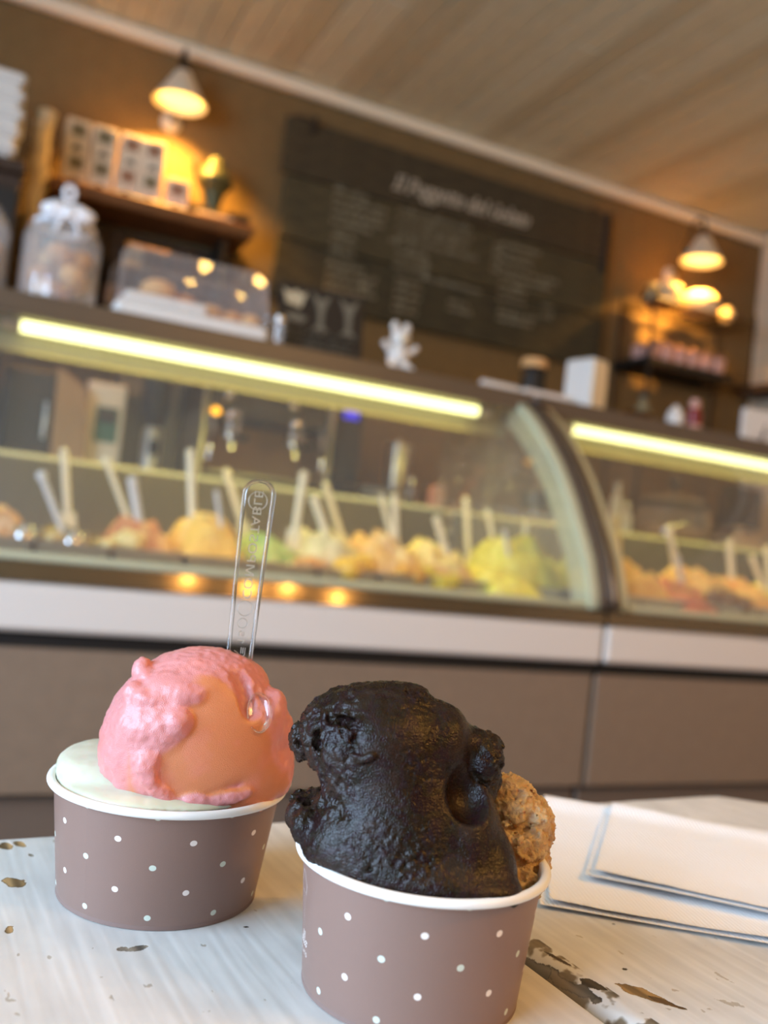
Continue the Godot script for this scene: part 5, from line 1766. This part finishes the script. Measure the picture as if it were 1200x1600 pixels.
	single("chocolate_gelato", soft_body([[0,-6.6,4.1,9.1,33,17,25,8],[0,7.3,-0.5,27,21.5,6,11.5,6],[0,-5.3,-0.7,25,22,7,11,6],[0,-22,3.1,16.1,17,10,13,6],[0,-10.7,14.6,6.4,27,22,24,9],[0,-18.9,33.9,5,25,20,22,8],[0,-13.8,46.8,2.4,13,7.5,13,5],[0,-26.8,42.7,3.3,14,9,14,5],[0,-34.9,38.1,3.2,11,9,13,4],[0,12.3,6.1,10.2,11,21,20,7],[0,20.3,1.2,18,8,11,11,5],[0,25.3,-2.7,25.9,3.8,3.8,4.5,3],[0,1.9,36.2,5.1,10,14,14,5],[0,11,37.8,3.2,10.5,5.5,9,3],[0,18.6,34.6,2.1,4.8,6.2,7,2.5],[0,16.2,29.8,2.9,6,7,7,2.5],[0,20.4,26.4,-0.2,3.2,3.6,5,1.5],[0,22,25.1,0.8,2,2.2,2.5,1],[0,18.1,22.2,2.7,4.5,4.5,5,2],[0,-45.6,33.2,3,3.8,5.6,5,1.6],[0,-42.9,29.7,4.9,4,4,5,1.6],[0,-44.2,25,3.8,2.3,3.2,3,1.6],[0,-40.3,25.5,6.8,2.4,4.2,3,1.6],[0,-37.7,27.8,8.8,3,4,3,1.6],[0,-39.2,35.7,9.1,6,7,5,1.6],[0,-42,12.6,4.4,4.5,4,6,1.6],[0,-43.6,8.7,8.2,3.6,4.2,5,1.6],[0,-40.1,14.8,2.4,4.5,3.4,5,1.6],[0,-43,11.8,9.3,3,3,3,1.6],[0,-39.6,7.9,14.2,5,6,6,1.6],[0,-10.4,52.1,-0.4,6,2.6,6,1.6],[0,-22.2,50.4,2.5,5,2.4,4,1.6],[0,-18.1,52,1.6,4,2,4,1.6],[0,-7.6,48.9,4.5,5,5,6,1.6],[0,-5.6,45,7.4,4,5,5,1.6],[0,-4,45.7,4.4,2,2,2,1.6],[1,-41.7,20.5,6.6,7,5.2,14,2.5],[0,16.5,33.2,8,6,7,6,2],[1,11.1,26.6,22.8,7.5,9.5,10,2],[1,1.9,36.1,34.1,6,14,6,5],[1,-8.9,33.6,45,20,15,15,5],[1,-27.3,30.2,39.9,16,8,11,5],[1,-33.6,43.4,19.3,6.5,1.6,3,1.2],[1,-38,35.3,16.1,2.2,3.4,2.6,1],[1,-24.6,39.5,28.2,5,3.6,1.6,1.5],[0,-28.4,40.2,24.7,1.4,1.3,1,0.8],[0,-28.8,38.3,25.2,1.4,1.3,1,0.8],[0,-28.5,36.4,25.6,1.4,1.3,1,0.8],[0,-27.6,35,26.1,1.4,1.3,1,0.8],[0,-26,34.1,26.5,1.4,1.3,1,0.8],[0,-24.2,33.8,26.9,1.4,1.3,1,0.8],[0,-22.5,34.5,27.2,1.4,1.3,1,0.8],[0,-21.2,35.4,27.3,1.4,1.3,1,0.8]], 0.6, choc_extra, 2.2, choc_tint), mc, "tall dark chocolate gelato mound spilling over the right cup", "gelato", where_b, turn)
	# hazelnut behind
	var mh := soft(mat("hazelnut_ice", Color.WHITE, 0.38), 0.2)
	mh.heightmap_enabled = true
	mh.heightmap_texture = mc.heightmap_texture
	mh.heightmap_scale = 0.04
	mh.uv1_triplanar = true
	mh.uv1_scale = Vector3(45, 45, 45)
	var nut_extra := func(p: Vector3) -> float:
		return 1.5 * n.get_noise_3dv(p * 1.7) + 1.0 * (0.4 + pit.get_noise_3dv(p * 0.9)) + 0.9 * n.get_noise_3dv(p * 3.2)
	var nut_tint := func(p: Vector3) -> Color:
		return Color(0.48, 0.29, 0.11).lerp(Color(0.62, 0.44, 0.24), clampf(0.4 + 1.3 * n2.get_noise_3dv(p * 1.5) + (p.y - 6.0) * 0.02, 0.0, 1.0))
	single("hazelnut_gelato", soft_body([[0,31.8,-5.6,-14.2,14,17,17,5],[0,28.7,11.6,-13.7,12,13,13,4],[0,37.6,7.3,-14.8,9,11,11,3],[0,28.4,19.1,-9.4,7,5,6,1.4],[0,32.5,17.3,-5.5,4,5,4,1.4],[0,38.5,13,-7.6,4,4.5,6,1.4],[0,40.1,8.4,-7.8,3,5,5,1.4],[0,38.1,4.2,-3.9,4,7,5,1.4],[0,29.1,12.7,-1.6,4,5,4,1.4],[0,32.1,7.1,0.2,4,5,4,1.4],[0,27.2,5.1,2.1,5,7,4,1.4],[0,31.6,-0.6,2.9,4,6,4,1.4],[0,34.5,-5.3,3.8,4,5,4,1.4],[0,29.8,-6.4,7.8,4,5,4,1.4],[0,30.1,15.4,-1.6,3,3,3,1.4],[0,35.7,1.4,0,3,4,3,1.4],[1,30.1,10.6,2.3,4,2,3,1],[1,33.8,9.8,1.3,2.5,3,3,1],[1,28.8,3.8,7.1,2.5,3,3,1],[1,32.9,-0.3,8,2,4,3,1]], 0.75, nut_extra, 2.6, nut_tint), mh, "rough hazelnut brown gelato behind the chocolate in the right cup", "gelato", where_b, turn)
	make_spoon(where_a)


func soft(m: StandardMaterial3D, k: float) -> StandardMaterial3D:
	m.vertex_color_use_as_albedo = true
	m.subsurf_scatter_enabled = true
	m.subsurf_scatter_strength = k
	return m


func make_spoon(where: Vector3) -> void:
	var m := StandardMaterial3D.new()
	m.resource_name = "clear_plastic"
	m.albedo_color = Color(1, 1, 1, 0.0)
	m.roughness = 0.0
	m.refraction_enabled = true
	m.refraction_scale = 0.05
	M["clear_plastic"] = m
	var fm := m.duplicate() as StandardMaterial3D
	fm.resource_name = "frosted_plastic"
	fm.roughness = 0.32
	fm.albedo_color = Color(0.97, 0.95, 0.9, 0.12)
	M["frosted_plastic"] = fm
	var foot := Vector3(0.0223, 0.0332, 0.0051)
	var up := (Vector3(0.0207, 0.1219, -0.0081) - foot)
	var tall := up.length()
	up = up.normalized()
	var back := (Vector3.BACK - up * Vector3.BACK.dot(up)).normalized()
	var o := thing("clear_spoon", "clear plastic spoon standing upright in the pink scoop", "spoon", where, SITTER_TURN)
	var holder := Transform3D(Basis(up.cross(back), up, back), foot)
	# outline of the flat handle: narrow below, round on top
	var out := PackedVector3Array()
	var inner := PackedVector2Array()
	var wb := 0.0046
	var wt := 0.0068
	var prof: Array[Vector2] = []
	for i in 13:
		prof.append(Vector2(-lerpf(wb, wt, i / 12.0), (tall - wt) * i / 12.0))
	for i in range(1, 16):
		var a := PI - PI * i / 16.0
		prof.append(Vector2(cos(a) * wt, tall - wt + sin(a) * wt))
	for i in 13:
		prof.append(Vector2(lerpf(wt, wb, i / 12.0), (tall - wt) * (12 - i) / 12.0))
	for p in prof:
		var k := 1.0 - 0.0014 / maxf(absf(p.x), wb)
		inner.append(Vector2(p.x * (k if p.y < tall - wt else 1.0), p.y) if p.y < tall - wt else Vector2(p.x, p.y - (tall - wt)) * (1.0 - 0.0014 / wt) + Vector2(0, tall - wt))
		out.append(holder * Vector3(p.x * (1.0 - 0.0008 / wt), p.y if p.y < tall - wt else (p.y - (tall - wt)) * (1.0 - 0.0008 / wt) + tall - wt, 0.0))
	var st := new_st()
	slab(st, inner, 0.0008, holder)
	part("handle", fin(st), m, o)
	st = new_st()
	tube(st, out, 0.00085, -1, 12)
	part("raised_rim", fin(st), m, o)
	# embossed marks on the face: the lettering runs up the handle, seen from behind
	var z := 0.00042
	var word := func(s: String, size: float, from: float, to: float, x: float) -> void:
		var a := text_mesh(s, size, 0.0005, false, to - from).surface_get_arrays(0)
		var v: PackedVector3Array = a[Mesh.ARRAY_VERTEX]
		var nn: PackedVector3Array = a[Mesh.ARRAY_NORMAL]
		for i in v.size():
			v[i] = holder * Vector3(v[i].y + x, v[i].x + from, v[i].z + z + 0.00022)
			nn[i] = holder.basis * Vector3(nn[i].y, nn[i].x, nn[i].z)
		a[Mesh.ARRAY_VERTEX] = v
		a[Mesh.ARRAY_NORMAL] = nn
		if a[Mesh.ARRAY_INDEX] != null:
			var ix: PackedInt32Array = a[Mesh.ARRAY_INDEX]
			for i in range(0, ix.size(), 3):
				var q := ix[i]
				ix[i] = ix[i + 1]
				ix[i + 1] = q
			a[Mesh.ARRAY_INDEX] = ix
		var me := ArrayMesh.new()
		me.add_surface_from_arrays(Mesh.PRIMITIVE_TRIANGLES, a)
		part("embossed_letters", me, M.frosted_plastic, o)
	word.call("COMPOSTABLE", 0.0034, 0.0405, 0.0845, 0.0002)
	word.call("15", 0.0024, 0.0225, 0.0275, 0.0)
	for r: Array in [[0.0, 0.0805, 0.0038, 0.00018], [0.0, 0.0365, 0.0030, 0.00016], [-0.0002, 0.0305, 0.0019, 0.00014]]:
		st = new_st()
		var c := PackedVector3Array()
		for i in 29:
			var a := TAU * i / 28.0
			c.append(holder * Vector3(r[0] + cos(a) * r[2], r[1] + sin(a) * r[2], z + 0.0001))
		tube(st, c, r[3], -1, 6)
		part("embossed_ring", fin(st), M.frosted_plastic, o)
	st = new_st()
	for g: Array in [[[-2.2, 19.5], [-0.6, 18.6], [-0.6, 15.4], [-2.2, 15.4]], [[2.0, 21], [2.0, 18.2], [0.4, 16.6], [-2.4, 16.0]], [[0.4, 21], [0.4, 18.6]], [[1.2, 21], [1.2, 18.6]], [[-2.4, 13.5], [1.6, 12.0], [-1.8, 10.6]]]:
		var c := PackedVector3Array()
		for q: Array in g:
			c.append(holder * Vector3(q[0] * 0.001, q[1] * 0.001, z + 0.0001))
		tube(st, c, 0.00014, -1, 6)
	part("embossed_symbol", fin(st), M.frosted_plastic, o)
	# the bowl of the spoon, pressed into the side of the scoop
	var b := new_st()
	var yb := (Vector3(0.0332, 0.0390, 0.0171) - Vector3(0.0358, 0.0264, 0.0249)).normalized()
	var xb := (Vector3(0.0380, 0.0328, 0.0198) - Vector3(0.0306, 0.0324, 0.0223)).normalized()
	var zb := xb.cross(yb).normalized()
	xb = yb.cross(zb)
	var t := Transform3D(Basis(xb, yb, zb), Vector3(0.0344, 0.0327, 0.0210) + zb * 0.0013)
	lathe(b, pv([0.0, -0.0022, 0.9, -0.0019, 1.0, -0.0007, 0.97, -0.0003, 0.9, -0.0012, 0.0, -0.0016]), 40, t * Transform3D(Basis(Vector3(0.0044, 0, 0), Vector3(0, 0, 1), Vector3(0, 0.0078, 0)), Vector3.ZERO))
	var edge := PackedVector3Array()
	for i in 33:
		var a := TAU * i / 32.0
		edge.append(t * Vector3(cos(a) * 0.0044, sin(a) * 0.0078, 0.0))
	tube(b, edge, 0.0003, -1, 8)
	part("bowl", fin(b), m, o)
